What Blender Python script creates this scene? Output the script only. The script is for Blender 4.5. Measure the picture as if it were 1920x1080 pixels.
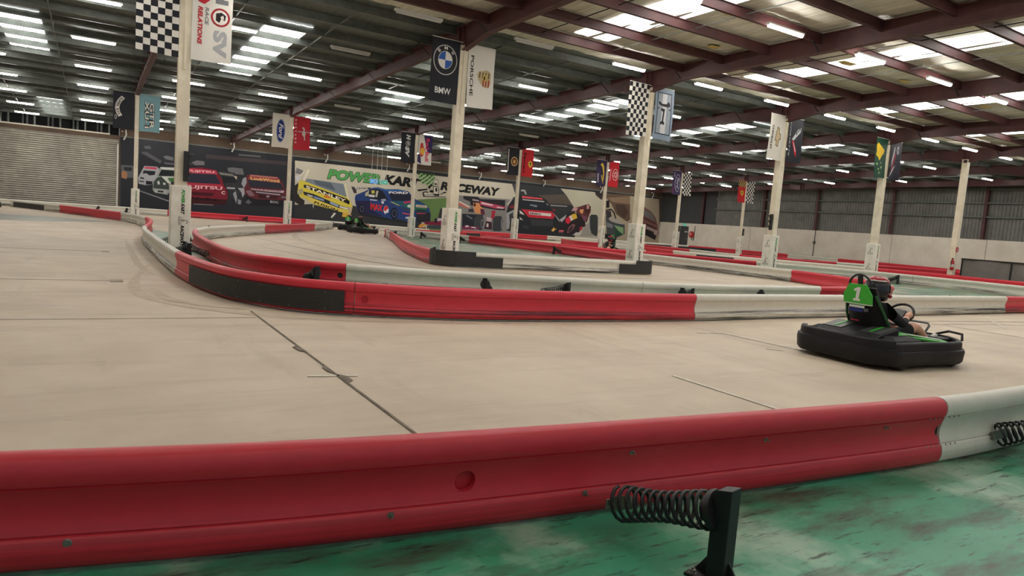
import bpy, bmesh, math, random
from mathutils import Vector, Matrix
random.seed(7)
scn = bpy.context.scene
for o in list(bpy.data.objects): bpy.data.objects.remove(o, do_unlink=True)
C = scn.collection
PI = math.pi

# ------------------------------------------------------------------ camera
YAW, PITCH, ROLL, FPX, CAMH = math.radians(31.856), math.radians(-5.477), math.radians(4.342), 1282.26, 1.4
cam_d = bpy.data.cameras.new('camera'); cam = bpy.data.objects.new('camera', cam_d); C.objects.link(cam)
f = Vector((math.sin(YAW)*math.cos(PITCH), math.cos(YAW)*math.cos(PITCH), math.sin(PITCH)))
r0 = Vector((math.cos(YAW), -math.sin(YAW), 0)); u0 = r0.cross(f)
r = r0*math.cos(ROLL) + u0*math.sin(ROLL); u = u0*math.cos(ROLL) - r0*math.sin(ROLL)
cam.matrix_world = Matrix(((r.x, u.x, -f.x, 0), (r.y, u.y, -f.y, 0), (r.z, u.z, -f.z, CAMH), (0, 0, 0, 1)))
cam_d.sensor_width = 36; cam_d.lens = FPX*36/1920; cam_d.clip_start = .05; cam_d.clip_end = 400
scn.camera = cam
CF, CR, CU = f.copy(), r.copy(), u.copy()
def in_view(p):                                                        # is a point inside the picture
    d = Vector(p)-Vector((0, 0, CAMH)); z = d.dot(CF)
    return z > 0 and abs(FPX*d.dot(CR)/z) < 955 and abs(FPX*d.dot(CU)/z) < 535

# ------------------------------------------------------------------ world, exposure
TUBE_E, SKY_E, WORLD_E = 74.0, 5.0, 0.45
w = bpy.data.worlds.new('world'); scn.world = w; w.use_nodes = True
bg = w.node_tree.nodes['Background']; bg.inputs[0].default_value = (.86, .92, 1, 1); bg.inputs[1].default_value = WORLD_E
vs = scn.view_settings; vs.view_transform = 'Standard'; vs.look = 'None'; vs.gamma = 1; vs.use_curve_mapping = False
vs.exposure = -0.12

# ------------------------------------------------------------------ the building's grid
X0, DX, YA, YB, YM, XR = 1.785, 7.119, 17.95, 37.49, 56.2, 53.5     # column bays, two column rows, mural wall, right wall
YN, XL = -9.0, -16.0
def zb(y):                                                          # underside of the rafters
    P = [(-12, 6.40), (YA, 6.32), (YB, 6.09), (YM+.5, 5.68)]
    for (a, p), (b, q) in zip(P, P[1:]):
        if y <= b: return p + (q-p)*(y-a)/(b-a)
    return P[-1][1]

# ------------------------------------------------------------------ materials
def lin(c):
    c = c/255
    return c/12.92 if c <= .04045 else ((c+.055)/1.055)**2.4
def L3(r_, g_, b_): return (lin(r_), lin(g_), lin(b_), 1)
MATS = {}
def mat(name, col, rough=.6, metal=0, emit=None, estr=0, noise=0, nscale=6, col2=None, bump=0, bscale=40, stretch=(1, 1, 1), spec=.5):
    if name in MATS: return MATS[name]
    m = bpy.data.materials.new(name); m.use_nodes = True; nt = m.node_tree; b = nt.nodes['Principled BSDF']
    b.inputs['Base Color'].default_value = col; b.inputs['Roughness'].default_value = rough; b.inputs['Metallic'].default_value = metal
    b.inputs['Specular IOR Level'].default_value = spec
    if emit: b.inputs['Emission Color'].default_value = emit; b.inputs['Emission Strength'].default_value = estr
    if noise or bump:
        g = nt.nodes.new('ShaderNodeNewGeometry'); mp = nt.nodes.new('ShaderNodeMapping'); mp.inputs['Scale'].default_value = stretch
        nt.links.new(g.outputs['Position'], mp.inputs['Vector'])
    if noise:
        n = nt.nodes.new('ShaderNodeTexNoise'); n.inputs['Scale'].default_value = nscale; n.inputs['Detail'].default_value = 6; n.inputs['Roughness'].default_value = .65
        nt.links.new(mp.outputs[0], n.inputs['Vector'])
        mr = nt.nodes.new('ShaderNodeMapRange'); mr.inputs[1].default_value = .5-.25/noise if noise > 1 else .3; mr.inputs[2].default_value = .5+.25/noise if noise > 1 else .7
        nt.links.new(n.outputs[0], mr.inputs[0])
        mx = nt.nodes.new('ShaderNodeMix'); mx.data_type = 'RGBA'
        mx.inputs[6].default_value = col; mx.inputs[7].default_value = col2 or tuple(c*(1-.4*min(noise, 1)) for c in col[:3])+(1,)
        nt.links.new(mr.outputs[0], mx.inputs[0]); nt.links.new(mx.outputs[2], b.inputs['Base Color'])
    if bump:
        n2 = nt.nodes.new('ShaderNodeTexNoise'); n2.inputs['Scale'].default_value = bscale; n2.inputs['Detail'].default_value = 4
        nt.links.new(mp.outputs[0], n2.inputs['Vector'])
        bp = nt.nodes.new('ShaderNodeBump'); bp.inputs['Strength'].default_value = bump; bp.inputs['Distance'].default_value = .02
        nt.links.new(n2.outputs[0], bp.inputs['Height']); nt.links.new(bp.outputs[0], b.inputs['Normal'])
    MATS[name] = m; return m

def plastic(name, col, dirt, amount):
    """moulded plastic of the track barriers: faint mottling, and black rubber streaks on the lower half"""
    m = bpy.data.materials.new(name); m.use_nodes = True; nt = m.node_tree; N = nt.nodes; Lk = nt.links; b = N['Principled BSDF']
    b.inputs['Roughness'].default_value = .42; b.inputs['Specular IOR Level'].default_value = .45
    g = N.new('ShaderNodeNewGeometry'); mp = N.new('ShaderNodeMapping'); mp.inputs['Scale'].default_value = (.45, .45, 40)
    Lk.new(g.outputs['Position'], mp.inputs['Vector'])
    n = N.new('ShaderNodeTexNoise'); n.inputs['Scale'].default_value = 1.0; n.inputs['Detail'].default_value = 5; n.inputs['Roughness'].default_value = .7
    Lk.new(mp.outputs[0], n.inputs['Vector'])
    sx = N.new('ShaderNodeSeparateXYZ'); Lk.new(g.outputs['Position'], sx.inputs[0])
    band = N.new('ShaderNodeMapRange'); band.interpolation_type = 'SMOOTHSTEP'
    band.inputs[1].default_value = .20; band.inputs[2].default_value = .13; Lk.new(sx.outputs[2], band.inputs[0])
    big = N.new('ShaderNodeTexNoise'); big.inputs['Scale'].default_value = .35; Lk.new(g.outputs['Position'], big.inputs['Vector'])
    bigr = N.new('ShaderNodeMapRange'); bigr.inputs[1].default_value = .30; bigr.inputs[2].default_value = .52; Lk.new(big.outputs[0], bigr.inputs[0])
    st = N.new('ShaderNodeMapRange'); st.inputs[1].default_value = .45; st.inputs[2].default_value = .53; Lk.new(n.outputs[0], st.inputs[0])
    m1 = N.new('ShaderNodeMath'); m1.operation = 'MULTIPLY'; Lk.new(st.outputs[0], m1.inputs[0]); Lk.new(band.outputs[0], m1.inputs[1])
    m2 = N.new('ShaderNodeMath'); m2.operation = 'MULTIPLY'; Lk.new(m1.outputs[0], m2.inputs[0]); Lk.new(bigr.outputs[0], m2.inputs[1])
    m3 = N.new('ShaderNodeMath'); m3.operation = 'MULTIPLY'; Lk.new(m2.outputs[0], m3.inputs[0]); m3.inputs[1].default_value = amount
    mot = N.new('ShaderNodeTexNoise'); mot.inputs['Scale'].default_value = 9; mot.inputs['Detail'].default_value = 6; Lk.new(g.outputs['Position'], mot.inputs['Vector'])
    mm = N.new('ShaderNodeMix'); mm.data_type = 'RGBA'; mm.inputs[6].default_value = col; mm.inputs[7].default_value = tuple(c*.8 for c in col[:3])+(1,)
    Lk.new(mot.outputs[0], mm.inputs[0])
    mx = N.new('ShaderNodeMix'); mx.data_type = 'RGBA'; mx.inputs[7].default_value = dirt
    Lk.new(mm.outputs[2], mx.inputs[6]); Lk.new(m3.outputs[0], mx.inputs[0]); Lk.new(mx.outputs[2], b.inputs['Base Color'])
    MATS[name] = m; return m

def floor_mat():
    m = bpy.data.materials.new('track_concrete'); m.use_nodes = True; nt = m.node_tree; N = nt.nodes; Lk = nt.links; b = N['Principled BSDF']
    g = N.new('ShaderNodeNewGeometry')
    def noise(scale, st, det=6, ro=.6):
        mp = N.new('ShaderNodeMapping'); mp.inputs['Scale'].default_value = st; Lk.new(g.outputs['Position'], mp.inputs['Vector'])
        n = N.new('ShaderNodeTexNoise'); n.inputs['Scale'].default_value = scale; n.inputs['Detail'].default_value = det; n.inputs['Roughness'].default_value = ro
        Lk.new(mp.outputs[0], n.inputs['Vector']); return n.outputs[0]
    def rng(v, a, c, lo=0, hi=1):
        k = N.new('ShaderNodeMapRange'); k.inputs[1].default_value = a; k.inputs[2].default_value = c; k.inputs[3].default_value = lo; k.inputs[4].default_value = hi
        Lk.new(v, k.inputs[0]); return k.outputs[0]
    def mix(fac, a, c, first=None):
        k = N.new('ShaderNodeMix'); k.data_type = 'RGBA'
        if first is None: k.inputs[6].default_value = a
        else: Lk.new(first, k.inputs[6])
        k.inputs[7].default_value = c; Lk.new(fac, k.inputs[0]); return k.outputs[2]
    c = mix(rng(noise(.7, (1, 1, 1)), .35, .65), L3(206, 190, 168), L3(190, 174, 154))
    c = mix(rng(noise(1.2, (.22, 1.6, 1), 8, .7), .52, .72, 0, .55), None, L3(164, 148, 130), c)      # rubber worn in along the straights
    c = mix(rng(noise(.9, (1.8, .25, 1), 8, .7), .56, .75, 0, .5), None, L3(152, 137, 121), c)
    c = mix(rng(noise(3, (.3, 2, 1), 8, .7), .60, .72, 0, .4), None, L3(224, 210, 190), c)            # scuffs
    Lk.new(c, b.inputs['Base Color'])
    Lk.new(rng(noise(2, (1, 1, 1)), .3, .7, .48, .7), b.inputs['Roughness']); b.inputs['Specular IOR Level'].default_value = .35
    MATS['floor'] = m; return m
def green_mat(name='green_floor_paint', tint=(1, 1, 1), key='green'):
    m = bpy.data.materials.new(name); m.use_nodes = True; nt = m.node_tree; N = nt.nodes; Lk = nt.links; b = N['Principled BSDF']
    g = N.new('ShaderNodeNewGeometry')
    def noise(scale, st, det=6, ro=.6):
        mp = N.new('ShaderNodeMapping'); mp.inputs['Scale'].default_value = st; mp.inputs['Rotation'].default_value = (0, 0, .6); Lk.new(g.outputs['Position'], mp.inputs['Vector'])
        n = N.new('ShaderNodeTexNoise'); n.inputs['Scale'].default_value = scale; n.inputs['Detail'].default_value = det; n.inputs['Roughness'].default_value = ro
        Lk.new(mp.outputs[0], n.inputs['Vector']); return n.outputs[0]
    def mixr(v, a, c, hi, first, col):
        k = N.new('ShaderNodeMapRange'); k.inputs[1].default_value = a; k.inputs[2].default_value = c; k.inputs[4].default_value = hi; Lk.new(v, k.inputs[0])
        x = N.new('ShaderNodeMix'); x.data_type = 'RGBA'
        if isinstance(first, tuple): x.inputs[6].default_value = first
        else: Lk.new(first, x.inputs[6])
        x.inputs[7].default_value = col; Lk.new(k.outputs[0], x.inputs[0]); return x.outputs[2]
    c = mixr(noise(.8, (1, 1, 1)), .38, .62, 1, L3(*(a*b for a, b in zip((40, 138, 100), tint))), L3(*(a*b for a, b in zip((76, 164, 130), tint))))
    c = mixr(noise(1.1, (1, .8, 1), 7), .50, .64, .85, c, L3(*(a*b for a, b in zip((170, 196, 172), tint))))       # pale patches
    c = mixr(noise(1.3, (.5, 1.8, 1), 8, .7), .47, .62, .92, c, L3(66, 70, 58))   # grime
    c = mixr(noise(6, (.5, 3, 1), 8, .7), .57, .64, .85, c, L3(34, 36, 32))        # scrapes
    Lk.new(c, b.inputs['Base Color']); b.inputs['Roughness'].default_value = .38; b.inputs['Specular IOR Level'].default_value = .4
    MATS[key] = m; return m

RED = plastic('red_plastic', L3(212, 50, 66), L3(30, 22, 24), .85)
RED_CLEAN = plastic('clean_red_plastic', L3(208, 48, 62), L3(60, 24, 28), .25); WHITE_CLEAN = plastic('clean_white_plastic', L3(222, 218, 204), L3(120, 116, 106), .3)
WHITE = plastic('white_plastic', L3(222, 218, 204), L3(34, 32, 30), 1.0)
FLOOR = floor_mat(); GREEN = green_mat(); GREEN2 = green_mat('faded_green_floor_paint', (1.2, .84, .80), 'green2')
BLACKP = mat('black_rubber_plate', L3(32, 32, 32), .6, noise=1, nscale=5, stretch=(1, 1, 30), col2=L3(60, 60, 59), spec=.35)
BLACK = mat('black_steel', L3(26, 26, 27), .5, noise=.6, nscale=14)
ZINC = mat('zinc_steel', L3(150, 148, 138), .4, .8, noise=.5, nscale=40)
CREAM = mat('cream_painted_steel', L3(238, 230, 208), .5, noise=.35, nscale=2.5, col2=L3(214, 203, 178))
PAD = mat('white_vinyl_pad', L3(240, 236, 224), .45, noise=.5, nscale=3, col2=L3(218, 212, 196), bump=.15, bscale=9)
STEELRED = mat('red_oxide_steel', L3(90, 50, 50), .55, noise=.6, nscale=2, col2=L3(68, 39, 40))
GALV = mat('galvanised_purlin', L3(112, 118, 112), .5, .25, noise=.6, nscale=3, col2=L3(84, 90, 86))
FOIL = mat('roof_insulation_foil', L3(222, 219, 204), .45, .1, noise=1.2, nscale=1.2, col2=L3(176, 174, 158), bump=1.0, bscale=1.6, stretch=(7, .7, 1))
ROOFD = mat('roof_sheet_underside', L3(104, 111, 107), .5, .1, noise=1, nscale=2.5, col2=L3(70, 76, 73), stretch=(4, .6, 1))
YELLOW = mat('glass_wool_patch', L3(214, 192, 120), .8, noise=1, nscale=8, bump=.8, bscale=8)
SKY = mat('translucent_roof_sheet', L3(240, 245, 240), .6, emit=(1, .99, .96, 1), estr=SKY_E)
TUBE = mat('lit_tube', L3(250, 248, 240), .5, emit=(1, .955, .90, 1), estr=TUBE_E)
DEADTUBE = mat('unlit_tube', L3(190, 190, 184), .4)
HOUSING = mat('light_housing', L3(205, 205, 198), .5)
BROWN = mat('dark_brown_blockwork', L3(104, 86, 70), .85, noise=1, nscale=5, col2=L3(78, 64, 54), stretch=(1, 1, 3))
WALLW = mat('white_precast_wall', L3(226, 220, 206), .75, noise=.6, nscale=.8, col2=L3(206, 199, 184))
CLAD = mat('grey_wall_cladding', L3(124, 124, 118), .45, .3, noise=.8, nscale=1.2, col2=L3(96, 97, 94))
DARKW = mat('dark_grey_sheet', L3(66, 68, 70), .7, noise=.5, nscale=2)
SHUTTER = mat('roller_shutter_steel', L3(176, 172, 160), .45, .2, noise=.6, nscale=1.5, col2=L3(146, 142, 132))
DKINT = mat('dark_recess', L3(26, 27, 28), .9)
KBLACK = mat('kart_black_plastic', L3(15, 15, 17), .55, noise=.6, nscale=9, col2=L3(26, 26, 28), spec=.3)
KGREEN = mat('kart_green_panel', L3(52, 172, 48), .4)
KGREY = mat('kart_grey_steel', L3(92, 94, 92), .4, .6)
TYRE = mat('tyre_rubber', L3(24, 24, 24), .8)
CLOTHB = mat('black_cotton', L3(26, 27, 31), .9, noise=.4, nscale=20)
SKIN = mat('skin', L3(214, 160, 134), .5)
SHOE = mat('white_shoe', L3(200, 196, 190), .6)
HREDM = mat('helmet_red', L3(150, 30, 42), .25)
HBLK = mat('helmet_black', L3(22, 22, 25), .25)
WPAINT = mat('white_line_paint', L3(222, 218, 206), .7, noise=1.4, nscale=7, col2=L3(190, 180, 160))
JOINT = mat('joint_filler', L3(92, 82, 72), .9, noise=1.5, nscale=6, col2=L3(130, 118, 102))
TMARK = mat('rubber_mark', L3(176, 160, 140), .75, noise=1.6, nscale=4, col2=L3(196, 180, 158))
DMARK = mat('dark_rubber_mark', L3(138, 124, 110), .8, noise=1.6, nscale=4, col2=L3(182, 166, 146))
SHADE = mat('grey_shade_cloth', L3(128, 124, 118), .9, noise=.8, nscale=2)
FIRE = mat('fire_red', L3(178, 34, 40), .35)
def printmat():
    m = bpy.data.materials.new('printed_colours'); m.use_nodes = True; nt = m.node_tree; b = nt.nodes['Principled BSDF']
    v = nt.nodes.new('ShaderNodeVertexColor'); v.layer_name = 'Col'; nt.links.new(v.outputs[0], b.inputs['Base Color'])
    b.inputs['Roughness'].default_value = .6; b.inputs['Specular IOR Level'].default_value = .2; MATS['print'] = m; return m
PRINT = printmat()

# ------------------------------------------------------------------ mesh helpers
class MB:
    def __init__(s): s.v = []; s.f = []
    def add(s, v, fc):
        k = len(s.v); s.v += [tuple(p) for p in v]; s.f += [tuple(i+k for i in q) for q in fc]; return s
    def box(s, x0, x1, y0, y1, z0, z1, M=None):
        v = [(x, y, z) for z in (z0, z1) for y in (y0, y1) for x in (x0, x1)]
        if M: v = [tuple(M @ Vector(p)) for p in v]
        return s.add(v, [(0, 2, 3, 1), (4, 5, 7, 6), (0, 1, 5, 4), (2, 6, 7, 3), (0, 4, 6, 2), (1, 3, 7, 5)])
    def prism(s, poly, h0, h1, ax='z', M=None):
        n = len(poly)
        def P(a, b, h): return {'z': (a, b, h), 'y': (a, h, b), 'x': (h, a, b)}[ax]
        v = [P(a, b, h0) for a, b in poly] + [P(a, b, h1) for a, b in poly]
        if M: v = [tuple(M @ Vector(p)) for p in v]
        fc = [tuple(range(n))[::-1], tuple(range(n, 2*n))] + [(i, (i+1) % n, n+(i+1) % n, n+i) for i in range(n)]
        return s.add(v, fc)
    def tube(s, pts, rad, seg=8, closed=False, caps=True):
        pts = [Vector(p) for p in pts]; n = len(pts); k = len(s.v); rs = rad if isinstance(rad, (list, tuple)) else [rad]*n
        t0 = None; nrm = None
        for i, p in enumerate(pts):
            a = pts[(i-1) % n] if (closed or i) else p; b = pts[(i+1) % n] if (closed or i < n-1) else p
            t = (b-a).normalized()
            if nrm is None:
                nrm = t.orthogonal().normalized()
            else:
                nrm = (nrm - t*nrm.dot(t)).normalized()
            bi = t.cross(nrm)
            for j in range(seg):
                an = 2*PI*j/seg; s.v.append(tuple(p + (nrm*math.cos(an)+bi*math.sin(an))*rs[i]))
        m = n if closed else n-1
        for i in range(m):
            for j in range(seg):
                a = k+i*seg+j; b = k+i*seg+(j+1) % seg; c = k+((i+1) % n)*seg+(j+1) % seg; d = k+((i+1) % n)*seg+j
                s.f.append((a, b, c, d))
        if caps and not closed:
            s.f.append(tuple(k+j for j in range(seg))[::-1]); s.f.append(tuple(k+(n-1)*seg+j for j in range(seg)))
        return s
    def lathe(s, prof, seg=16, M=None):
        k = len(s.v); n = len(prof)
        for j in range(seg):
            a = 2*PI*j/seg
            for rr, z in prof:
                p = Vector((rr*math.cos(a), rr*math.sin(a), z)); s.v.append(tuple(M @ p if M else p))
        for j in range(seg):
            for i in range(n-1):
                s.f.append((k+j*n+i, k+((j+1) % seg)*n+i, k+((j+1) % seg)*n+i+1, k+j*n+i+1))
        return s
    def mesh(s, name):
        me = bpy.data.meshes.new(name); me.from_pydata(s.v, [], s.f); me.validate(); me.update(); return me
def fixn(me):
    bm = bmesh.new(); bm.from_mesh(me); bmesh.ops.remove_doubles(bm, verts=bm.verts, dist=1e-5); bmesh.ops.recalc_face_normals(bm, faces=bm.faces); bm.to_mesh(me); bm.free()
def smooth(me, ang=40):
    me.polygons.foreach_set('use_smooth', [True]*len(me.polygons))
    try: me.set_sharp_from_angle(angle=math.radians(ang))
    except Exception: pass
def link(name, data, parent=None, m=None, loc=None):
    o = bpy.data.objects.new(name, data); C.objects.link(o)
    if m is not None and data is not None and not data.materials: data.materials.append(m)
    if parent is not None: o.parent = parent
    if loc is not None: o.location = loc
    return o
def obj(name, mb, m, parent=None, sm=0, bevel=0, loc=None):
    me = mb.mesh(name) if isinstance(mb, MB) else mb
    if isinstance(mb, MB): fixn(me)
    if sm: smooth(me, sm)
    o = link(name, me, parent, m, loc)
    if bevel:
        md = o.modifiers.new('bevel', 'BEVEL'); md.width = bevel; md.segments = 2; md.limit_method = 'ANGLE'
    return o
def tag(o, label=None, cat=None, group=None, kind=None):
    if label: o['label'] = label
    if cat: o['category'] = cat
    if group: o['group'] = group
    if kind: o['kind'] = kind
    return o
def thing(name, label, cat, loc=(0, 0, 0), rz=0, group=None):
    o = bpy.data.objects.new(name, None); o.empty_display_size = .2; C.objects.link(o); o.location = loc; o.rotation_euler = (0, 0, rz)
    return tag(o, label, cat, group)
def copy_tree(o, parent=None):
    c = o.copy(); C.objects.link(c); c.parent = parent
    for ch in list(o.children): copy_tree(ch, c)
    return c
def struct(name, mb, m, label=None, sm=0):
    o = obj(name, mb, m, None, sm); o['kind'] = 'structure'
    if label: o['label'] = label
    return o

# ---- flat print: polygons and lettering with their own colours, laid in layers on a surface
_txt = {}
def text2d(s, bold=.0, shear=0, space=1):
    k = (s, bold, shear, space)
    if k in _txt: return _txt[k]
    cu = bpy.data.curves.new('t', 'FONT'); cu.body = s; cu.size = 1; cu.offset = bold; cu.shear = shear; cu.resolution_u = 3; cu.space_character = space
    ob = bpy.data.objects.new('t', cu); C.objects.link(ob)
    me = bpy.data.meshes.new_from_object(ob.evaluated_get(bpy.context.evaluated_depsgraph_get()))
    vs_ = [(v.co.x, v.co.y) for v in me.vertices]; fs = [tuple(p.vertices) for p in me.polygons]
    x0 = min(p[0] for p in vs_); x1 = max(p[0] for p in vs_); y0 = min(p[1] for p in vs_); y1 = max(p[1] for p in vs_)
    vs_ = [((a-x0)/(x1-x0), (b-y0)/(y1-y0)) for a, b in vs_]
    asp = (x1-x0)/(y1-y0)
    bpy.data.objects.remove(ob, do_unlink=True); bpy.data.curves.remove(cu); bpy.data.meshes.remove(me)
    _txt[k] = (vs_, fs, asp); return _txt[k]
class Pr:
    def __init__(s): s.v = []; s.f = []; s.c = []; s.lay = 0
    def poly(s, pts, col):
        k = len(s.v); s.lay += 1; s.v += [(a, b, s.lay) for a, b in pts]; s.f.append(tuple(range(k, k+len(pts)))); s.c.append(col)
    def same(s, polys, col):
        s.lay += 1
        for pts in polys:
            k = len(s.v); s.v += [(a, b, s.lay) for a, b in pts]; s.f.append(tuple(range(k, k+len(pts)))); s.c.append(col)
    def ell(s, cx, cy, rx, ry, col, n=24, rot=0):
        c, d = math.cos(rot), math.sin(rot)
        s.poly([(cx+rx*math.cos(t)*c-ry*math.sin(t)*d, cy+rx*math.cos(t)*d+ry*math.sin(t)*c) for t in (2*PI*i/n for i in range(n))], col)
    def text(s, t, o, ex, ey, col, bold=0, shear=0, space=1):
        """lettering in the parallelogram with corner o, baseline vector ex and cap-height vector ey"""
        vs_, fs, _ = text2d(t, bold, shear, space); k = len(s.v); s.lay += 1
        s.v += [(o[0]+a*ex[0]+b*ey[0], o[1]+a*ex[1]+b*ey[1], s.lay) for a, b in vs_]
        s.f += [tuple(i+k for i in q) for q in fs]; s.c += [col]*len(fs)
    def build(s, name, fn, parent, sub=0):
        if sub:                                                        # cut the flat figures fine enough to follow the cloth
            bm = bmesh.new(); ly = bm.faces.layers.int.new('ci'); vv = [bm.verts.new(p) for p in s.v]; cols = []
            for q, c in zip(s.f, s.c):
                try: f_ = bm.faces.new([vv[i] for i in q]); f_[ly] = len(cols); cols.append(c)
                except ValueError: pass
            bmesh.ops.triangulate(bm, faces=bm.faces[:])
            for _ in range(4):
                ee = [e for e in bm.edges if (e.verts[0].co-e.verts[1].co).xy.length > sub]
                if not ee: break
                bmesh.ops.subdivide_edges(bm, edges=ee, cuts=1); bmesh.ops.triangulate(bm, faces=[f_ for f_ in bm.faces if len(f_.verts) > 3])
            bm.verts.index_update(); s.v = [tuple(v.co) for v in bm.verts]; s.f = [tuple(v.index for v in f_.verts) for f_ in bm.faces]; s.c = [cols[f_[ly]] for f_ in bm.faces]; bm.free()
        me = bpy.data.meshes.new(name); me.from_pydata([fn(a, b, l) for a, b, l in s.v], [], s.f); me.update()
        ca = me.color_attributes.new('Col', 'FLOAT_COLOR', 'CORNER'); d = []
        for q, c in zip(s.f, s.c):
            cc = L3(*c); d += list(cc)*len(q)
        if len(d) == len(ca.data)*4: ca.data.foreach_set('color', d)
        return link(name, me, parent, PRINT)

# ================================================================== SETTING
# ---- floor
fl_ = MB(); fl_.box(XL, XR+.3, YN, YM+.3, -.15, 0)
floor = struct('floor', fl_, FLOOR, 'beige worn concrete race track floor')
def flat(name, poly, m, z, parent=floor, t=.004):
    return obj(name, MB().prism(poly, z, z+t), m, parent)
def strip_line(name, a, b, wd, m, z=.004):
    a, b = Vector(a), Vector(b); d = (b-a).normalized(); n = Vector((-d.y, d.x))*wd/2
    return flat(name, [tuple(a-n), tuple(b-n), tuple(b+n), tuple(a+n)], m, z, t=.003)
# joints between the slabs
for nm, a, b, wd in (('expansion_joint', (1.8, 2.6), (1.78, 9.2), .021), ('expansion_joint', (-9, 8.70), (1.75, 8.67), .008),
                     ('expansion_joint', (-9, 12.40), (.42, 12.47), .012), ('expansion_joint', (-9, 18.62), (.35, 18.57), .014),
                     ('expansion_joint', (8.92, 8.9), (8.92, 16.6), .012), ('expansion_joint', (-5.3, 3.4), (-5.3, 30), .012)):
    strip_line(nm, a, b, wd, JOINT)
for x, y, sx, sy in ((.36, 12.47, .09, .35), (.3, 18.57, .08, .35)):
    flat('joint_patch', [(x-sx, y-sy/2), (x+sx, y-sy/2), (x+sx, y+sy/2), (x-sx, y+sy/2)], DMARK, .004, t=.004)
for pts in ([(1.80, 5.95), (1.75, 5.88), (1.75, 5.7), (1.80, 5.62)], [(1.80, 5.6), (1.86, 5.52), (1.86, 5.36), (1.8, 5.3)], [(1.79, 6.9), (1.72, 6.8), (1.74, 6.6), (1.8, 6.55)]):
    flat('joint_patch', pts, JOINT, .005, t=.003)
# grid marks
for a, b in (((8.0, 6.87), (8.05, 4.95)), ((8.0, 6.87), (7.55, 6.95)), ((4.96, 4.82), (4.95, 3.47)), ((11.2, 6.9), (11.2, 5.2)), ((11.2, 6.9), (10.8, 6.95)),
             ((14.6, 7.1), (14.6, 5.6)), ((16.0, 6.5), (17.6, 7.5)), ((7.55, 5.75), (7.72, 5.62)), ((1.55, 5.6), (1.95, 5.52))):
    strip_line('grid_line', a, b, .045, WPAINT)
# rubber laid down round the bend and other skid marks
def arc_strip(name, pts, wd, m, z=.003):
    P = cat_rom([Vector((x, y, 0)) for x, y in pts], 8); mb = MB(); n = len(P); v = []
    for i, p in enumerate(P):
        t = (P[min(i+1, n-1)]-P[max(i-1, 0)]).normalized(); nn = Vector((-t.y, t.x, 0)); h = wd/2*min(1, .15+4*min(i, n-1-i)/n)
        v += [p-nn*h+Vector((0, 0, z)), p+nn*h+Vector((0, 0, z))]
    mb.add(v, [(2*i, 2*i+2, 2*i+3, 2*i+1) for i in range(n-1)]); return obj(name, mb, m, floor)
def cat_rom(P, k=6):
    out = []; n = len(P)
    for i in range(n-1):
        p0, p1, p2, p3 = P[max(i-1, 0)], P[i], P[i+1], P[min(i+2, n-1)]
        for j in range(k):
            t = j/k
            out.append(.5*((2*p1)+(p2-p0)*t+(2*p0-5*p1+4*p2-p3)*t*t+(3*p1-p0-3*p2+p3)*t**3))
    out.append(P[-1]); return out
arc_strip('tyre_mark', [(1.0, 15.5), (.62, 12.6), (.6, 10.9), (.95, 9.9), (1.6, 9.1), (2.5, 8.5), (4.5, 8.0)], .17, TMARK)
arc_strip('tyre_mark', [(.80, 11.6), (.9, 10.5), (1.2, 9.9), (1.75, 9.35)], .16, TMARK, .0035)
arc_strip('tyre_mark', [(.9, 24), (.85, 19), (.82, 15.5), (.95, 13.4)], .14, TMARK, .0032)
arc_strip('tyre_mark', [(4.6, 24), (5.6, 17.5), (6.9, 15.2), (10, 14.4), (16, 14.2)], .3, TMARK)
arc_strip('tyre_mark', [(5.6, 30), (6.4, 20), (7.7, 16.6), (11, 15.7), (17, 15.4)], .22, DMARK)
arc_strip('tyre_mark', [(9, 36), (7.6, 30), (7.2, 23), (8.3, 17.0)], .3, TMARK)
arc_strip('tyre_mark', [(12.2, 7.4), (14.5, 7.5), (17.5, 7.2), (20, 6.9)], .10, DMARK)
arc_strip('tyre_mark', [(13.5, 7.1), (16, 7.0), (18.5, 6.5)], .08, DMARK)
flat('painted_strip', [(-8, 33.4), (-2.2, 33.4), (1.2, 37.6), (-2.6, 39.6), (-8, 39.6)], mat('grey_green_paint', L3(120, 142, 130), .35, noise=1.4, nscale=3, col2=L3(160, 150, 140)), .003, t=.002)

# ---- ceiling: sheets, purlins, rafters, skylights
def sheet(y0, y1, nx, ny, crinkle, ax0, ax1, dz):
    mb = MB(); v = []
    for j in range(ny+1):
        for i in range(nx+1):
            x = ax0+(ax1-ax0)*i/nx; y = y0+(y1-y0)*j/ny
            z = zb(y)+dz + (crinkle*(math.sin(x*9.3+math.sin(y*1.1)*1.5)*.6+math.sin(x*3.1+y*.7)) if crinkle else 0)
            v.append((x, y, z))
    mb.add(v, [(j*(nx+1)+i, j*(nx+1)+i+1, (j+1)*(nx+1)+i+1, (j+1)*(nx+1)+i) for j in range(ny) for i in range(nx)]); return mb
ceiling = struct('ceiling', sheet(YA, YM+.2, 60, 24, 0, XL, XR+.2, .56), ROOFD, 'underside of low pitched warehouse roof with purlins and rafters')
o = obj('roof_insulation', sheet(YN, YA, 520, 34, .016, XL, XR+.2, .545), FOIL, ceiling, 60)
mb = MB(); mb.box(XL, XR+.3, YN, YM+.3, 7.4, 7.5); obj('roof_skin', mb, ROOFD, ceiling)
def cee(mb, x0, x1, y, z0, z1, fl=.075, t=.012):                       # C purlin running along x
    mb.box(x0, x1, y-t/2, y+t/2, z0, z1); mb.box(x0, x1, y, y+fl, z1-t, z1); mb.box(x0, x1, y, y+fl, z0, z0+t); mb.box(x0, x1, y+fl-t, y+fl, z0, z0+.025)
PN = [16.45-1.63*k for k in range(16)]
PF = [YA+.45+1.63*k for k in range(24)]
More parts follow.
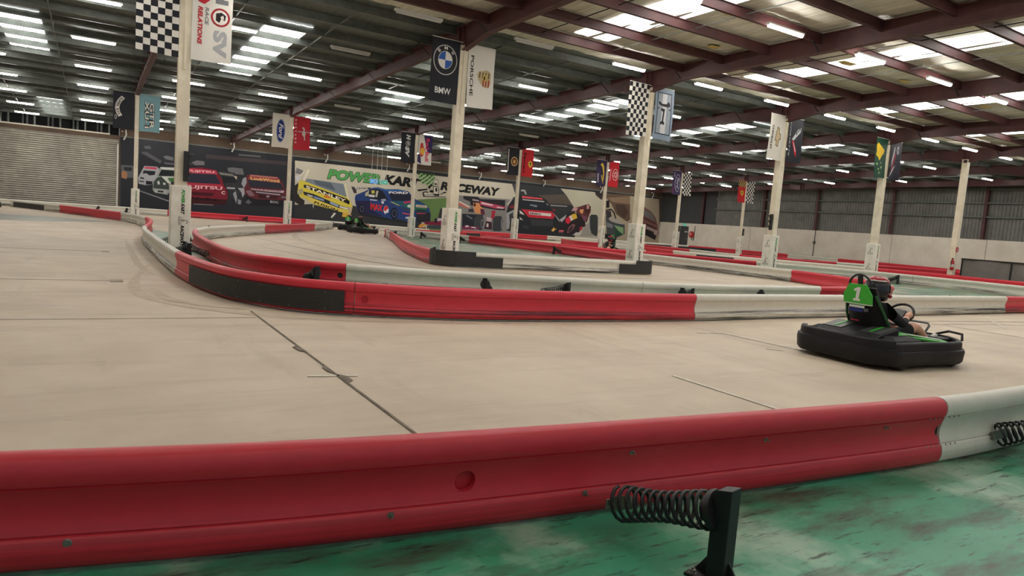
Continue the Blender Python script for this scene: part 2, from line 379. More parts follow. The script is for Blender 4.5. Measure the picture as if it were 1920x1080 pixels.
for y in PN:
    mb = MB(); z = zb(y); mb.box(XL, XR, y-.05, y+.05, z+.47, z+.485); mb.box(XL, XR, y-.05, y+.05, z+.24, z+.255); mb.box(XL, XR, y-.012, y+.012, z+.24, z+.48)
    obj('purlin', mb, STEELRED, ceiling)
for y in PF:
    mb = MB(); cee(mb, XL, XR, y, zb(y)+.34, zb(y)+.54); obj('purlin', mb, GALV, ceiling)
RX = [X0+i*DX for i in range(-2, 8)]
ys = [YN, 2, 10, YA-1.5, YA, YA+1.6, 27, YB-1.2, YB, YB+1.2, 46, YM+.1]
for x in RX:
    mb = MB()
    def sweep(prof):                                                  # prof(y) -> list of (dx, dz)
        ring = [prof(y) for y in ys]; n = len(ring[0]); v = [(x+a, y, zb(y)+b) for y, rg in zip(ys, ring) for a, b in rg]
        fc = [(i*n+j, i*n+(j+1) % n, (i+1)*n+(j+1) % n, (i+1)*n+j) for i in range(len(ys)-1) for j in range(n)]
        mb.add(v, fc+[tuple(range(n)), tuple((len(ys)-1)*n+j for j in range(n))])
    def hn(y): return -.0 - .24*max(0, 1-abs(y-YA)/1.55) - .10*max(0, 1-abs(y-YB)/1.1)   # haunch over the columns
    sweep(lambda y: [(-.012, hn(y)), (.012, hn(y)), (.012, .47), (-.012, .47)])
    sweep(lambda y: [(-.095, hn(y)), (.095, hn(y)), (.095, hn(y)+.022), (-.095, hn(y)+.022)])
    sweep(lambda y: [(-.095, .45), (.095, .45), (.095, .472), (-.095, .472)])
    for yc in (YA, YB):
        for dy in (-.12, .12): mb.box(x-.09, x+.09, yc+dy-.008, yc+dy+.008, zb(yc)-.1, zb(yc)+.45)
    ra = obj('rafter', mb, STEELRED, ceiling)
    fb = MB()
    for k, y in enumerate(PN[::3]+PF[1::3]):                          # fly braces down to the bottom flange
        for s in (-1, 1):
            fb.tube([(x+s*.08, y, zb(y)+.03), (x+s*.52, y, zb(y)+.36)], .018, 4)
    obj('fly_brace', fb, BLACK, ra)
    wl = MB(); wl.box(x-.06, x+.06, YM-.35, YM-.23, zb(YM)-.05, zb(YM)+.1); wl.tube([(x+.2, YM-.3, zb(YM)+.1), (x+.25, YM-.3, zb(YM)-.25), (x+.1, YM-.2, zb(YM)-.6)], .05, 6)
    obj('downpipe', wl, HOUSING, ra)
for i in range(-2, 7):
    xc = X0+(i+.5)*DX-.3
    for y0, y1 in ((3.6, 16.3), {-1: (26.5, 33), 0: (21.6, 31.2), 1: (28.6, 31.6), 2: (22.6, 31), 3: (21.6, 29.8)}.get(i, (22, 29.5)), (47, 54.4) if i < 0 else (46.5, 51.8)):
        if i < 0 and y0 < 10: continue
        ny = max(4, int((y1-y0)/1.63)); mb = MB(); v = []
        for j in range(ny+1):
            for k in range(9):
                y = y0+(y1-y0)*j/ny; v.append((xc-.62+1.24*k/8, y, zb(y)+.532-(.012 if k % 2 else 0)))
        mb.add(v, [(j*9+k, j*9+k+1, (j+1)*9+k+1, (j+1)*9+k) for j in range(ny) for k in range(8)])
        obj('skylight', mb, SKY, ceiling)
    for xx in (xc+.95, xc-1.6):                                       # bridging between the purlins
        mb = MB()
        for a, b in zip(PF, PF[1:]): mb.tube([(xx, a, zb(a)+.38), (xx, b, zb(b)+.38)], .022, 4)
        for a, b in zip(PN, PN[1:]): mb.tube([(xx, a, zb(a)+.36), (xx, b, zb(b)+.36)], .014, 4)
        obj('bridging_bar', mb, BLACK if xx < xc else GALV, ceiling)
rs = random.Random(3)
for k in range(60):                                                   # torn places where the glass wool shows
    i = rs.randrange(0, 6); x = X0+(i+rs.random())*DX; y = rs.choice(PN[:8])-rs.choice((.35, .5, 1.1, 1.25)); w_, h_ = rs.uniform(.3, .8), rs.uniform(.2, .45)
    mb = MB(); mb.prism([(x-w_/2, y-h_/2), (x+w_*.4, y-h_*.6), (x+w_/2, y+h_*.3), (x, y+h_/2), (x-w_*.55, y+h_*.2)], zb(y)+.505, zb(y)+.512); obj('insulation_patch', mb, YELLOW, ceiling)

# ---- mural wall (back): brown blockwork above, roller door and clerestory on the left
mb = MB()
mb.box(1.62, XR+.3, YM, YM+.3, 0, 7.4); mb.box(XL, 1.62, YM, YM+.3, 6.16, 7.4); mb.box(XL, -7.6, YM, YM+.3, 0, 6.16); mb.box(-7.6, 1.62, YM, YM+.3, 5.13, 5.36)
wall_back = struct('wall_back', mb, BROWN, 'dark brown blockwork wall above the racing mural')
mb = MB(); mb.box(-7.6, 1.62, YM+.9, YM+1, 5, 6.5); obj('recess_back', mb, DKINT, wall_back)
for k in range(8):
    x = 1.0-k*1.42
    mb = MB(); mb.box(x-.05, x+.05, YM-.04, YM+.1, 5.34, 6.18); obj('window_post', mb, GALV, wall_back)
    mb = MB(); mb.tube([(x-.45, YM+.5, 5.3), (x-.45, YM+.5, 6.2)], .07, 8); mb.tube([(x-.68, YM+.5, 5.3), (x-.68, YM+.5, 6.2)], .06, 8); obj('inner_pipe', mb, GALV, wall_back)
mb = MB(); mb.box(-7.6, 1.05, YM-.06, YM+.02, 5.34, 5.43); obj('window_sill', mb, WALLW, wall_back)
mb = MB(); mb.box(-7.6, 1.3, YM-.05, YM+.02, 6.14, 6.2); obj('window_head', mb, GALV, wall_back)
door = obj('door_1', MB().box(-7.6, 1.62, YM+.12, YM+.14, 0, 5.13), SHUTTER); tag(door, 'wide closed grey steel roller shutter door left of the mural', None, None, 'structure')
mb = MB(); n = 36; v = []                                             # interlocked slats of the curtain
for k in range(n):
    z0 = 5.1*k/n; z1 = 5.1*(k+1)/n; h = z1-z0
    for dz, dy in ((.02, .11), (.3, .04), (.62, .03), (.9, .05), (.97, .11)):
        v += [(-7.55, YM+dy, z0+dz*h), (1.52, YM+dy, z0+dz*h)]
m = len(v)//2; mb.add(v, [(2*i, 2*i+1, 2*i+3, 2*i+2) for i in range(m-1)]); obj('slat_curtain', mb, SHUTTER, door)
mb = MB(); mb.box(1.50, 1.60, YM-.04, YM+.1, 0, 4.75); obj('guide_rail', mb, HOUSING, door)
mb = MB(); mb.box(-7.7, 1.66, YM-.05, YM+.05, 5.08, 5.2); obj('door_head', mb, BROWN, door)

# ---- right wall: white precast panels below, ribbed cladding, girts and red posts above
mb = MB(); mb.box(XR+.02, XR+.3, YN, YM, 0, 7.4)
wall_right = struct('wall_right', mb, DARKW, 'far right warehouse wall of white panels below ribbed grey cladding')
pj = [YM, 50.6, 43.9, 37.0, 30.3, 23.6, 16.9, 10, 3]
for a, b in zip(pj, pj[1:]):
    h = 3.1 if a < 22 else 2.68
    mb = MB()
    if a > 52:                                                        # leave the door opening
        mb.box(XR-.06, XR+.05, 53.12, a, 0, h); mb.box(XR-.06, XR+.05, b+.015, 51.84, 0, h); mb.box(XR-.06, XR+.05, 51.84, 53.12, 2.36, h)
    else: mb.box(XR-.06, XR+.05, b+.015, a-.015, 0, h)
    obj('precast_panel', mb, WALLW, wall_right)
posts = [49.99, 42.5, 37.0, 30.45, 23.9, 17.4, 10.8]
for y in posts:
    mb = MB(); mb.box(XR-.28, XR-.265, y-.1, y+.1, 2.7, 6.2); mb.box(XR-.02, XR, y-.1, y+.1, 2.7, 6.2); mb.box(XR-.28, XR, y-.008, y+.008, 2.7, 6.2); obj('wall_post', mb, STEELRED, wall_right)
for z in (4.26, 5.24, 6.2):
    mb = MB(); mb.box(XR-.2, XR-.04, 3, 48.4, z+.05, z+.062); mb.box(XR-.2, XR-.19, 3, 48.4, z-.07, z+.062); mb.box(XR-.2, XR-.04, 3, 48.4, z-.07, z-.058); obj('girt', mb, GALV, wall_right)
cl = [48.4]+[p for p in posts[1:]]+[3]
for a, b in zip(cl, cl[1:]):
    mb = MB(); v = []; y = b; 
    while y < a:
        for dy, dx in ((0, 0), (.13, 0), (.15, -.035), (.2, -.035), (.22, 0)):
            if y+dy <= a: v += [(XR+dx, y+dy, 2.66), (XR+dx, y+dy, 7.3)]
        y += .235
    m = len(v)//2; mb.add(v, [(2*i, 2*i+1, 2*i+3, 2*i+2) for i in range(m-1)]); obj('ribbed_cladding', mb, CLAD, wall_right)
mb = MB(); mb.box(XR-.02, XR+.03, 48.4, YM, 2.68, 7.3); obj('plain_cladding', mb, DARKW, wall_right)
mb = MB(); mb.tube([(XR-.1, 37.0, .4), (XR-.1, 37.0, 2.7)], .03, 6); mb.box(XR-.15, XR-.06, 36.9, 37.1, 1.5, 1.75); obj('conduit', mb, KGREY, wall_right)
d2 = obj('door_2', MB().box(XR-.02, XR+.03, 51.88, 53.08, 0, 2.33), DARKW); tag(d2, 'dark exit door in the white wall beside the hose reel', None, None, 'structure')
mb = MB(); mb.box(XR-.05, XR-.02, 52.05, 52.12, .95, 1.15); obj('door_handle', mb, ZINC, d2)
mb = MB(); mb.box(XR-.03, XR-.015, 52.0, 52.4, 1.72, 1.84); obj('door_sign', mb, HOUSING, d2)
# walls out of the frame, to close the hall
mb = MB(); mb.box(XL-.3, XL, YN, YM, 0, 7.4); struct('wall_left', mb, WALLW, 'side wall left of the track')

# ---- the printed mural: flat figures in the wall's own x, z
MURAL = [
('mural_background', [
 ('p',(44,46,52),[(1.69,5.28),(13.72,5.26),(13.98,-0.74),(1.79,-0.14)]),
 ('p',(196,190,172),[(13.73,5.01),(20.24,4.97),(27.24,4.99),(34.0,5.01),(36.39,-1.24),(20.54,-0.18),(13.94,0.16)]),
 ('p',(52,54,57),[(13.88,1.48),(17.64,1.94),(20.44,1.49),(23.38,1.1),(24.92,0.87),(25.0,-0.3),(13.95,-0.05)]),
 ('p',(98,126,74),[(24.43,2.76),(27.38,3.15),(29.03,2.85),(28.56,1.84),(28.2,-0.61),(25.79,-0.55),(25.38,1.61)]),
 ('p',(132,130,127),[(28.32,3.47),(34.13,3.55),(35.65,3.37),(36.04,-0.84),(28.47,-0.6),(28.12,1.81)]),
 ('p',(50,54,56),[(34.94,5.15),(39.58,5.16),(41.48,3.41),(42.27,1.73),(42.13,-0.18),(35.06,-0.16),(34.82,3.81)]),
 ('p',(182,178,158),[(39.58,5.16),(45.01,5.16),(46.45,5.06),(47.03,0.06),(41.96,0.09),(41.64,3.2),(40.44,4.49)]),
 ('p',(170,158,136),[(45.01,5.16),(52.93,5.24),(53.58,0.21),(45.57,0.16)]),
 ('p',(36,37,40),[(13.72,5.3),(52.92,5.26),(52.94,5.15),(27.24,5.04),(20.23,5.02),(13.73,4.97)]),
 ('p',(54,56,62),[(2.73,5.27),(5.24,5.32),(5.29,3.69),(4.1,3.73),(2.77,4.31)]),
 ('p',(88,88,92),[(3.0,4.39),(3.33,4.43),(4.29,3.9),(4.22,3.69),(3.05,4.29)]),
 ('p',(92,94,100),[(3.14,4.8),(3.51,4.89),(3.63,4.67),(3.23,4.63)]),
 ('p',(112,114,118),[(4.38,4.23),(4.66,4.32),(5.05,4.23),(5.06,3.99),(4.57,4.04)]),
 ('p',(102,97,107),[(4.48,3.82),(5.16,3.81),(5.14,3.68),(4.49,3.69)]),
 ('p',(120,116,120),[(6.29,4.02),(6.63,4.19),(7.14,4.17),(7.15,3.89),(6.45,3.82)]),
 ('p',(70,62,64),[(7.23,4.71),(13.17,4.81),(13.18,4.54),(7.24,4.41)]),
 ('p',(108,110,112),[(8.75,3.86),(9.09,3.94),(9.84,3.92),(9.96,3.46),(9.36,3.45),(8.81,3.6)]),
 ('p',(92,94,92),[(9.5,5.0),(11.12,5.03),(11.12,4.93),(9.51,4.87)]),
 ('p',(134,134,140),[(2.9,1.68),(4.89,1.07),(4.84,0.99),(2.9,1.6)]),
 ('p',(150,150,152),[(6.49,1.02),(7.85,1.02),(7.85,0.96),(6.49,0.94)]),
]),
('printed_silver_car', [
 ('p',(96,98,101),[(1.76,3.34),(2.45,3.36),(2.79,3.32),(2.81,2.43),(2.46,2.5),(1.8,2.44)]),
 ('p',(44,46,50),[(1.92,3.2),(2.43,3.23),(2.43,2.97),(1.97,2.97)]),
 ('p',(160,116,84),[(1.79,2.85),(1.97,2.97),(2.16,2.79),(2.12,2.37),(1.8,2.44)]),
 ('p',(168,171,176),[(3.21,3.42),(4.01,3.45),(4.16,3.31),(3.98,2.65),(3.8,2.42),(3.76,2.15),(3.31,2.06),(2.87,2.12),(2.83,2.54),(3.01,2.98)]),
 ('p',(40,42,48),[(3.17,3.1),(3.93,3.12),(3.88,2.85),(3.55,2.77),(3.36,2.91),(3.11,2.86)]),
 ('p',(198,74,98),[(3.24,3.37),(4.01,3.4),(3.99,3.24),(3.22,3.23)]),
 ('p',(30,30,34),[(3.33,2.38),(3.75,2.36),(3.73,2.15),(3.33,2.11)]),
 ('p',(42,42,46),[(2.97,2.61),(3.21,2.58),(3.19,2.47),(2.97,2.5)]),
 ('p',(42,42,46),[(2.91,2.36),(3.21,2.34),(3.21,2.26),(2.91,2.28)]),
]),
('printed_green_car', [
 ('p',(150,155,150),[(4.21,3.42),(3.98,2.76),(3.8,2.37),(3.77,1.78),(3.91,1.58),(4.73,1.49),(4.97,1.89),(4.95,2.53),(5.28,2.78),(5.29,3.48)]),
 ('p',(208,211,208),[(4.23,3.45),(5.29,3.51),(5.3,3.32),(4.3,3.3)]),
 ('p',(35,40,42),[(4.3,3.27),(5.3,3.29),(5.31,2.89),(4.12,2.8)]),
 ('p',(60,70,66),[(4.03,2.66),(4.32,2.79),(4.81,2.25),(4.82,1.88),(3.81,1.89),(3.83,2.32)]),
 ('p',(208,213,203),[(4.29,2.79),(5.23,2.83),(5.24,2.72),(4.71,2.62),(4.96,2.32),(4.71,2.38)]),
 ('p',(70,112,64),[(4.7,2.72),(5.19,2.77),(5.19,2.56),(4.95,2.42)]),
 ('p',(172,174,172),[(3.88,1.82),(4.7,1.81),(4.66,1.57),(3.91,1.61)]),
 ('p',(40,40,40),[(4.1,1.76),(4.48,1.75),(4.46,1.63),(4.1,1.64)]),
 ('p',(200,204,200),[(4.04,2.39),(4.18,2.46),(4.23,2.2),(4.09,2.18)]),
 ('p',(200,204,200),[(4.42,2.35),(4.59,2.34),(4.59,2.2),(4.45,2.19)]),
]),
('printed_crimson_car', [
 ('p',(122,33,49),[(5.95,3.56),(7.03,3.71),(7.96,3.61),(8.39,3.02),(8.55,2.51),(8.83,2.13),(8.85,1.57),(8.67,1.23),(7.85,1.01),(6.02,0.98),(5.73,1.31),(5.7,2.37),(5.79,3.15)]),
 ('p',(46,46,62),[(5.96,3.17),(7.93,3.29),(8.32,2.61),(5.84,2.5)]),
 ('p',(186,64,84),[(5.95,3.58),(7.96,3.57),(8.08,3.31),(5.89,3.2)]),
 ('t',(235,200,205),'FUJITSU',(6.03,3.26),(1.82,0.08),(0.0,0.19),0.02,0),
 ('p',(170,50,68),[(5.84,2.5),(8.33,2.59),(8.56,2.35),(5.78,2.22)]),
 ('t',(236,180,186),'FUJITSU',(5.82,2.02),(2.63,0.08),(-0.01,0.32),0.03,0),
 ('p',(72,22,32),[(6.29,1.85),(7.9,1.89),(7.76,1.64),(6.44,1.61)]),
 ('p',(62,25,32),[(5.87,1.4),(8.78,1.48),(8.71,1.07),(5.95,0.98)]),
 ('t',(15,12,16),'Valvoline',(6.16,1.31),(1.94,0.0),(-0.01,0.21),0.03,0),
 ('t',(225,200,200),'C',(8.39,1.85),(0.26,0.01),(-0.01,0.24),0.04,0),
]),
('printed_black_car', [
 ('p',(52,54,58),[(7.99,3.57),(9.26,3.54),(9.51,3.25),(9.68,2.8),(9.9,2.24),(9.84,1.23),(9.44,1.2),(8.76,2.14),(8.6,2.59),(8.39,2.99)]),
 ('p',(128,128,122),[(8.16,3.48),(9.19,3.43),(9.17,3.27),(8.26,3.31)]),
 ('p',(196,190,164),[(9.19,3.33),(9.46,3.28),(9.42,3.04)]),
 ('p',(34,36,40),[(8.38,3.2),(9.22,3.2),(9.53,2.84),(8.55,2.69)]),
 ('p',(152,154,157),[(9.21,1.97),(9.4,2.19),(9.52,1.68),(9.46,1.25)]),
 ('p',(170,170,174),[(8.75,2.42),(9.34,2.43),(9.35,2.31),(8.76,2.29)]),
 ('p',(164,164,169),[(9.54,2.42),(9.99,2.46),(10.06,2.04),(9.92,1.71),(9.8,2.12)]),
 ('p',(140,140,146),[(9.57,1.58),(9.83,1.49),(9.79,1.17),(9.59,1.21)]),
]),
('printed_maroon_car', [
 ('p',(94,41,47),[(10.18,3.51),(12.48,3.55),(12.81,3.2),(13.21,2.42),(13.29,1.88),(12.82,1.63),(10.73,1.67),(10.16,1.94),(9.89,2.45),(9.98,2.93)]),
 ('p',(152,154,162),[(9.89,3.19),(10.11,3.31),(10.18,2.9),(9.99,2.46),(9.78,2.76)]),
 ('p',(152,75,65),[(10.36,3.44),(12.54,3.39),(12.71,3.08),(10.27,3.17)]),
 ('p',(44,46,58),[(10.27,3.12),(12.71,3.08),(12.94,2.62),(10.39,2.6)]),
 ('p',(178,112,112),[(10.41,3.53),(12.48,3.52),(12.46,3.41),(10.41,3.42)]),
 ('t',(232,196,128),'LockWood',(10.45,3.14),(2.15,-0.01),(-0.01,0.22),0.02,0),
 ('p',(196,186,194),[(10.45,2.47),(13.0,2.51),(12.95,2.34),(10.71,2.36)]),
 ('t',(110,40,60),'LOCKWOOD',(10.71,2.36),(2.03,0.01),(-0.01,0.14),0.03,0),
 ('p',(40,30,38),[(10.51,2.29),(12.9,2.29),(12.75,2.16),(11.02,2.12)]),
 ('p',(176,170,180),[(10.86,2.26),(12.72,2.22),(12.69,2.13),(10.87,2.19)]),
 ('p',(60,25,32),[(11.0,2.07),(12.54,2.04),(12.49,1.84),(11.14,1.79)]),
 ('p',(150,140,150),[(11.9,1.97),(11.9,1.94),(11.88,1.92),(11.85,1.89),(11.8,1.88),(11.76,1.88),(11.72,1.88),(11.69,1.9),(11.66,1.92),(11.65,1.95),(11.66,1.98),(11.68,2.01),(11.71,2.03),(11.75,2.05),(11.8,2.05),(11.84,2.04),(11.87,2.03),(11.9,2.0)]),
 ('p',(132,102,112),[(10.1,2.26),(10.5,2.34),(10.8,1.94),(10.42,1.86)]),
 ('p',(112,112,122),[(12.78,2.06),(13.23,2.1),(13.24,1.93),(12.81,1.92)]),
 ('p',(34,34,40),[(10.17,1.89),(10.83,1.68),(13.24,1.77),(13.1,1.27),(10.24,1.21)]),
 ('t',(196,196,198),'BOC',(11.98,1.48),(0.63,-0.01),(-0.01,0.18),0.01,0),
 ('p',(96,98,104),[(10.13,1.36),(10.33,1.64),(10.59,1.39),(10.34,1.24)]),
]),
('printed_yellow_car', [
 ('p',(120,115,120),[(13.89,4.42),(14.42,4.24),(14.28,3.91),(13.81,3.97)]),
 ('p',(202,202,207),[(13.77,3.7),(14.12,3.89),(14.25,3.48),(13.94,3.35)]),
 ('p',(48,44,44),[(13.6,2.79),(14.05,3.25),(14.26,2.1),(14.64,1.87),(14.6,1.49),(14.34,1.42),(13.8,1.75)]),
 ('p',(214,198,74),[(14.19,3.48),(14.62,3.41),(18.07,2.42),(18.31,2.22),(18.62,1.69),(18.49,1.01),(18.22,0.77),(17.75,0.9),(17.86,1.13),(15.45,1.61),(14.63,2.08),(14.26,2.1),(14.03,2.51),(14.1,3.2)]),
 ('p',(168,160,132),[(14.12,2.78),(14.49,2.76),(14.35,2.32),(14.03,2.35)]),
 ('p',(218,212,192),[(14.73,4.38),(14.95,4.35),(14.57,3.41),(14.4,3.5)]),
 ('p',(218,212,192),[(14.48,4.19),(14.63,4.31),(14.24,3.74),(14.13,3.84)]),
 ('p',(122,132,142),[(14.57,3.41),(14.77,3.64),(17.79,3.49),(18.07,2.42)]),
 ('p',(88,100,112),[(15.25,3.58),(16.67,3.5),(17.15,2.89),(15.49,3.23)]),
 ('p',(214,208,174),[(17.76,3.49),(17.96,3.51),(18.31,2.22),(18.07,2.42)]),
 ('p',(24,24,24),[(14.5,3.13),(14.85,3.14),(18.08,2.31),(18.34,2.11),(18.32,1.84),(17.07,2.27),(15.4,2.69),(14.53,2.9)]),
 ('t',(236,230,206),'STANLEY',(14.69,2.88),(3.36,-0.89),(-0.01,0.24),0.03,0),
 ('p',(210,122,50),[(16.12,2.37),(16.5,2.48),(16.82,2.18),(16.18,2.26)]),
 ('p',(40,44,50),[(14.47,2.6),(15.31,2.46),(17.54,1.72),(18.34,1.56),(18.24,1.44),(17.44,1.49),(16.54,1.75),(14.56,2.34)]),
 ('p',(134,154,194),[(15.34,2.3),(16.19,2.1),(16.2,1.94),(15.38,2.14)]),
 ('p',(154,174,204),[(16.69,1.98),(17.43,1.71),(17.38,1.57),(16.7,1.79)]),
 ('p',(220,220,220),[(17.49,1.68),(18.23,1.55),(18.21,1.41),(17.5,1.55)]),
 ('p',(194,194,198),[(14.77,2.41),(15.26,2.32),(15.27,2.19),(14.89,2.26)]),
 ('p',(220,200,96),[(14.62,2.24),(18.25,1.27),(18.03,0.98),(17.86,1.13),(15.45,1.61)]),
 ('t',(24,22,20),'FUSION',(15.38,1.71),(2.05,-0.56),(-0.01,0.22),0.03,0.2),
 ('p',(206,204,196),[(15.29,1.62),(15.4,1.6),(15.34,1.28)]),
 ('p',(214,212,206),[(17.07,1.08),(17.24,1.03),(16.93,0.63),(16.81,0.68)]),
 ('p',(220,174,74),[(17.8,1.13),(18.25,1.16),(18.16,0.77),(17.76,0.79)]),
 ('p',(190,170,150),[(18.25,1.66),(18.6,1.63),(18.46,1.01),(18.28,1.11)]),
]),
('printed_blue_car', [
 ('p',(60,55,62),[(18.4,3.35),(18.73,3.31),(20.12,3.41),(20.07,3.28),(18.84,3.17),(18.91,2.83),(18.66,2.81)]),
 ('p',(204,202,200),[(18.73,3.31),(19.81,3.36),(19.81,3.25),(18.74,3.19)]),
 ('t',(40,40,46),'TEAM',(18.84,3.21),(0.87,0.04),(-0.01,0.08),0.03,0),
 ('p',(40,42,44),[(19.21,1.22),(23.69,0.72),(23.7,0.59),(21.33,0.77),(19.37,1.04)]),
 ('p',(40,64,116),[(18.82,2.68),(19.57,3.04),(20.22,3.4),(20.74,3.49),(21.39,3.4),(22.52,3.5),(23.51,3.39),(24.11,2.82),(25.1,2.43),(25.58,2.1),(25.79,1.54),(25.78,0.85),(24.64,0.78),(23.68,0.77),(22.73,0.96),(22.14,0.87),(21.05,1.05),(19.67,1.16),(19.15,1.32),(18.86,1.89),(18.76,2.38)]),
 ('p',(40,36,70),[(18.84,2.19),(20.08,2.29),(20.22,1.6),(21.31,1.07),(19.67,1.16),(19.15,1.27)]),
 ('p',(30,34,46),[(19.64,2.65),(20.13,3.24),(20.75,3.34),(21.19,3.18),(21.71,2.52),(20.91,2.45),(20.07,2.49)]),
 ('p',(58,100,150),[(20.43,3.44),(21.39,3.4),(22.52,3.49),(23.51,3.39),(21.61,3.22),(21.18,3.33)]),
 ('p',(34,38,56),[(21.61,3.22),(23.52,3.23),(24.06,2.71),(23.07,2.53),(22.09,2.45)]),
 ('t',(232,232,236),'FORD',(21.73,3.04),(1.77,0.12),(-0.01,0.19),0.04,0),
 ('p',(40,88,112),[(21.93,2.44),(24.07,2.61),(25.46,2.2),(25.37,1.88),(23.95,1.87),(22.88,2.0)]),
 ('p',(50,104,82),[(22.87,2.26),(25.34,2.19),(25.31,1.87),(24.01,1.78)]),
 ('p',(196,190,112),[(21.83,2.38),(22.1,2.35),(22.82,2.1),(22.66,2.09)]),
 ('p',(188,52,84),[(23.08,2.45),(23.9,2.62),(23.91,2.47),(23.2,2.31)]),
 ('p',(196,220,206),[(24.09,2.15),(24.08,2.1),(24.03,2.06),(23.95,2.02),(23.85,1.99),(23.75,1.99),(23.65,2.0),(23.57,2.02),(23.51,2.06),(23.49,2.11),(23.51,2.16),(23.56,2.21),(23.63,2.24),(23.73,2.27),(23.83,2.28),(23.93,2.27),(24.01,2.24),(24.07,2.2)]),
 ('p',(206,200,186),[(24.29,2.29),(25.28,2.29),(25.41,2.11),(24.33,2.08)]),
 ('t',(150,50,40),'CASTROL',(24.35,2.1),(0.88,0.03),(0.0,0.12),0.03,0),
 ('p',(25,60,52),[(24.37,1.91),(25.36,1.9),(25.32,1.74),(24.41,1.67)]),
 ('p',(40,38,44),[(24.38,1.65),(25.72,1.69),(25.78,0.85),(24.47,0.77)]),
 ('p',(150,60,84),[(24.42,1.6),(25.27,1.66),(25.27,1.55),(24.42,1.48)]),
 ('p',(28,30,45),[(19.68,1.58),(19.67,1.43),(19.63,1.3),(19.56,1.19),(19.47,1.13),(19.37,1.13),(19.27,1.17),(19.19,1.26),(19.13,1.39),(19.11,1.54),(19.11,1.69),(19.16,1.82),(19.23,1.93),(19.32,1.99),(19.42,1.99),(19.52,1.95),(19.6,1.86),(19.66,1.73)]),
 ('p',(84,90,116),[(19.59,1.58),(19.59,1.48),(19.56,1.4),(19.52,1.34),(19.46,1.3),(19.4,1.3),(19.34,1.32),(19.29,1.38),(19.26,1.46),(19.24,1.55),(19.25,1.64),(19.27,1.72),(19.32,1.79),(19.37,1.82),(19.43,1.83),(19.49,1.8),(19.54,1.74),(19.58,1.67)]),
 ('p',(34,36,52),[(19.55,1.57),(19.55,1.5),(19.53,1.44),(19.5,1.39),(19.45,1.36),(19.41,1.36),(19.36,1.38),(19.32,1.42),(19.3,1.48),(19.28,1.55),(19.29,1.62),(19.31,1.69),(19.34,1.74),(19.38,1.77),(19.43,1.77),(19.48,1.75),(19.51,1.7),(19.54,1.64)]),
 ('p',(28,30,45),[(22.65,1.41),(22.64,1.24),(22.59,1.08),(22.51,0.96),(22.4,0.9),(22.28,0.89),(22.17,0.94),(22.07,1.05),(22.01,1.19),(21.98,1.36),(21.98,1.53),(22.03,1.69),(22.12,1.8),(22.22,1.87),(22.34,1.88),(22.45,1.83),(22.55,1.72),(22.62,1.58)]),
 ('p',(84,90,116),[(22.56,1.4),(22.55,1.29),(22.52,1.18),(22.46,1.1),(22.39,1.06),(22.31,1.05),(22.24,1.09),(22.17,1.16),(22.13,1.26),(22.1,1.37),(22.11,1.49),(22.14,1.59),(22.2,1.67),(22.27,1.71),(22.35,1.72),(22.43,1.69),(22.49,1.62),(22.54,1.52)]),
 ('p',(34,36,52),[(22.51,1.4),(22.5,1.31),(22.48,1.23),(22.43,1.16),(22.38,1.13),(22.32,1.12),(22.26,1.15),(22.21,1.21),(22.17,1.28),(22.16,1.37),(22.16,1.47),(22.19,1.55),(22.23,1.61),(22.29,1.64),(22.35,1.65),(22.4,1.62),(22.45,1.57),(22.49,1.49)]),
 ('t',(206,52,54),'MAX',(20.18,1.57),(1.11,-0.12),(-0.03,0.56),0.05,0),
 ('p',(222,222,224),[(21.8,1.64),(21.8,1.51),(21.76,1.39),(21.71,1.3),(21.64,1.25),(21.56,1.24),(21.48,1.28),(21.42,1.36),(21.37,1.48),(21.35,1.61),(21.36,1.74),(21.39,1.86),(21.44,1.95),(21.51,2.0),(21.59,2.0),(21.67,1.96),(21.73,1.88),(21.78,1.77)]),
 ('p',(200,44,50),[(21.37,1.73),(21.45,1.97),(21.66,1.98),(21.78,1.76),(21.65,1.7),(21.55,1.54),(21.4,1.53)]),
 ('p',(44,60,140),[(21.46,1.39),(21.62,1.35),(21.79,1.46),(21.71,1.26),(21.55,1.24)]),
 ('p',(152,162,182),[(21.07,2.52),(21.49,2.58),(21.5,2.4),(21.13,2.35)]),
 ('p',(214,214,214),[(21.08,2.32),(21.35,2.34),(21.3,2.13),(21.14,2.15)]),
 ('p',(208,208,206),[(19.94,2.82),(20.47,2.82),(20.48,2.62),(19.95,2.63)]),
 ('p',(196,186,84),[(20.16,3.19),(20.45,3.19),(20.46,2.97),(20.2,2.9)]),
 ('p',(174,172,150),[(19.63,2.9),(19.98,3.18),(19.9,2.67),(19.64,2.65)]),
 ('p',(174,172,160),[(20.6,3.18),(20.79,3.2),(20.69,2.64),(20.53,2.67)]),
 ('p',(176,186,204),[(20.07,2.44),(20.7,2.43),(20.71,2.33),(20.08,2.34)]),
 ('p',(204,84,104),[(23.08,1.53),(23.84,1.43),(23.81,1.35),(23.09,1.42)]),
 ('p',(190,194,204),[(23.74,1.11),(23.73,1.08),(23.7,1.05),(23.65,1.03),(23.59,1.02),(23.52,1.01),(23.46,1.02),(23.41,1.03),(23.38,1.06),(23.36,1.08),(23.37,1.11),(23.4,1.14),(23.45,1.16),(23.51,1.17),(23.58,1.18),(23.64,1.17),(23.69,1.16),(23.73,1.14)]),
 ('p',(60,66,84),[(23.11,1.92),(23.87,1.84),(23.85,1.69),(23.18,1.77)]),
]),
('printed_title', [
 ('t',(28,52,34),'POWER',(16.33,3.75),(4.64,-0.03),(-0.04,0.88),0.075,0.25),
 ('t',(84,160,88),'POWER',(16.38,3.8),(4.52,-0.03),(-0.04,0.8),0.045,0.25),
 ('t',(26,27,28),'KART',(21.21,3.82),(3.46,-0.08),(-0.05,0.82),0.06,0.25),
]),
('printed_title_end', [
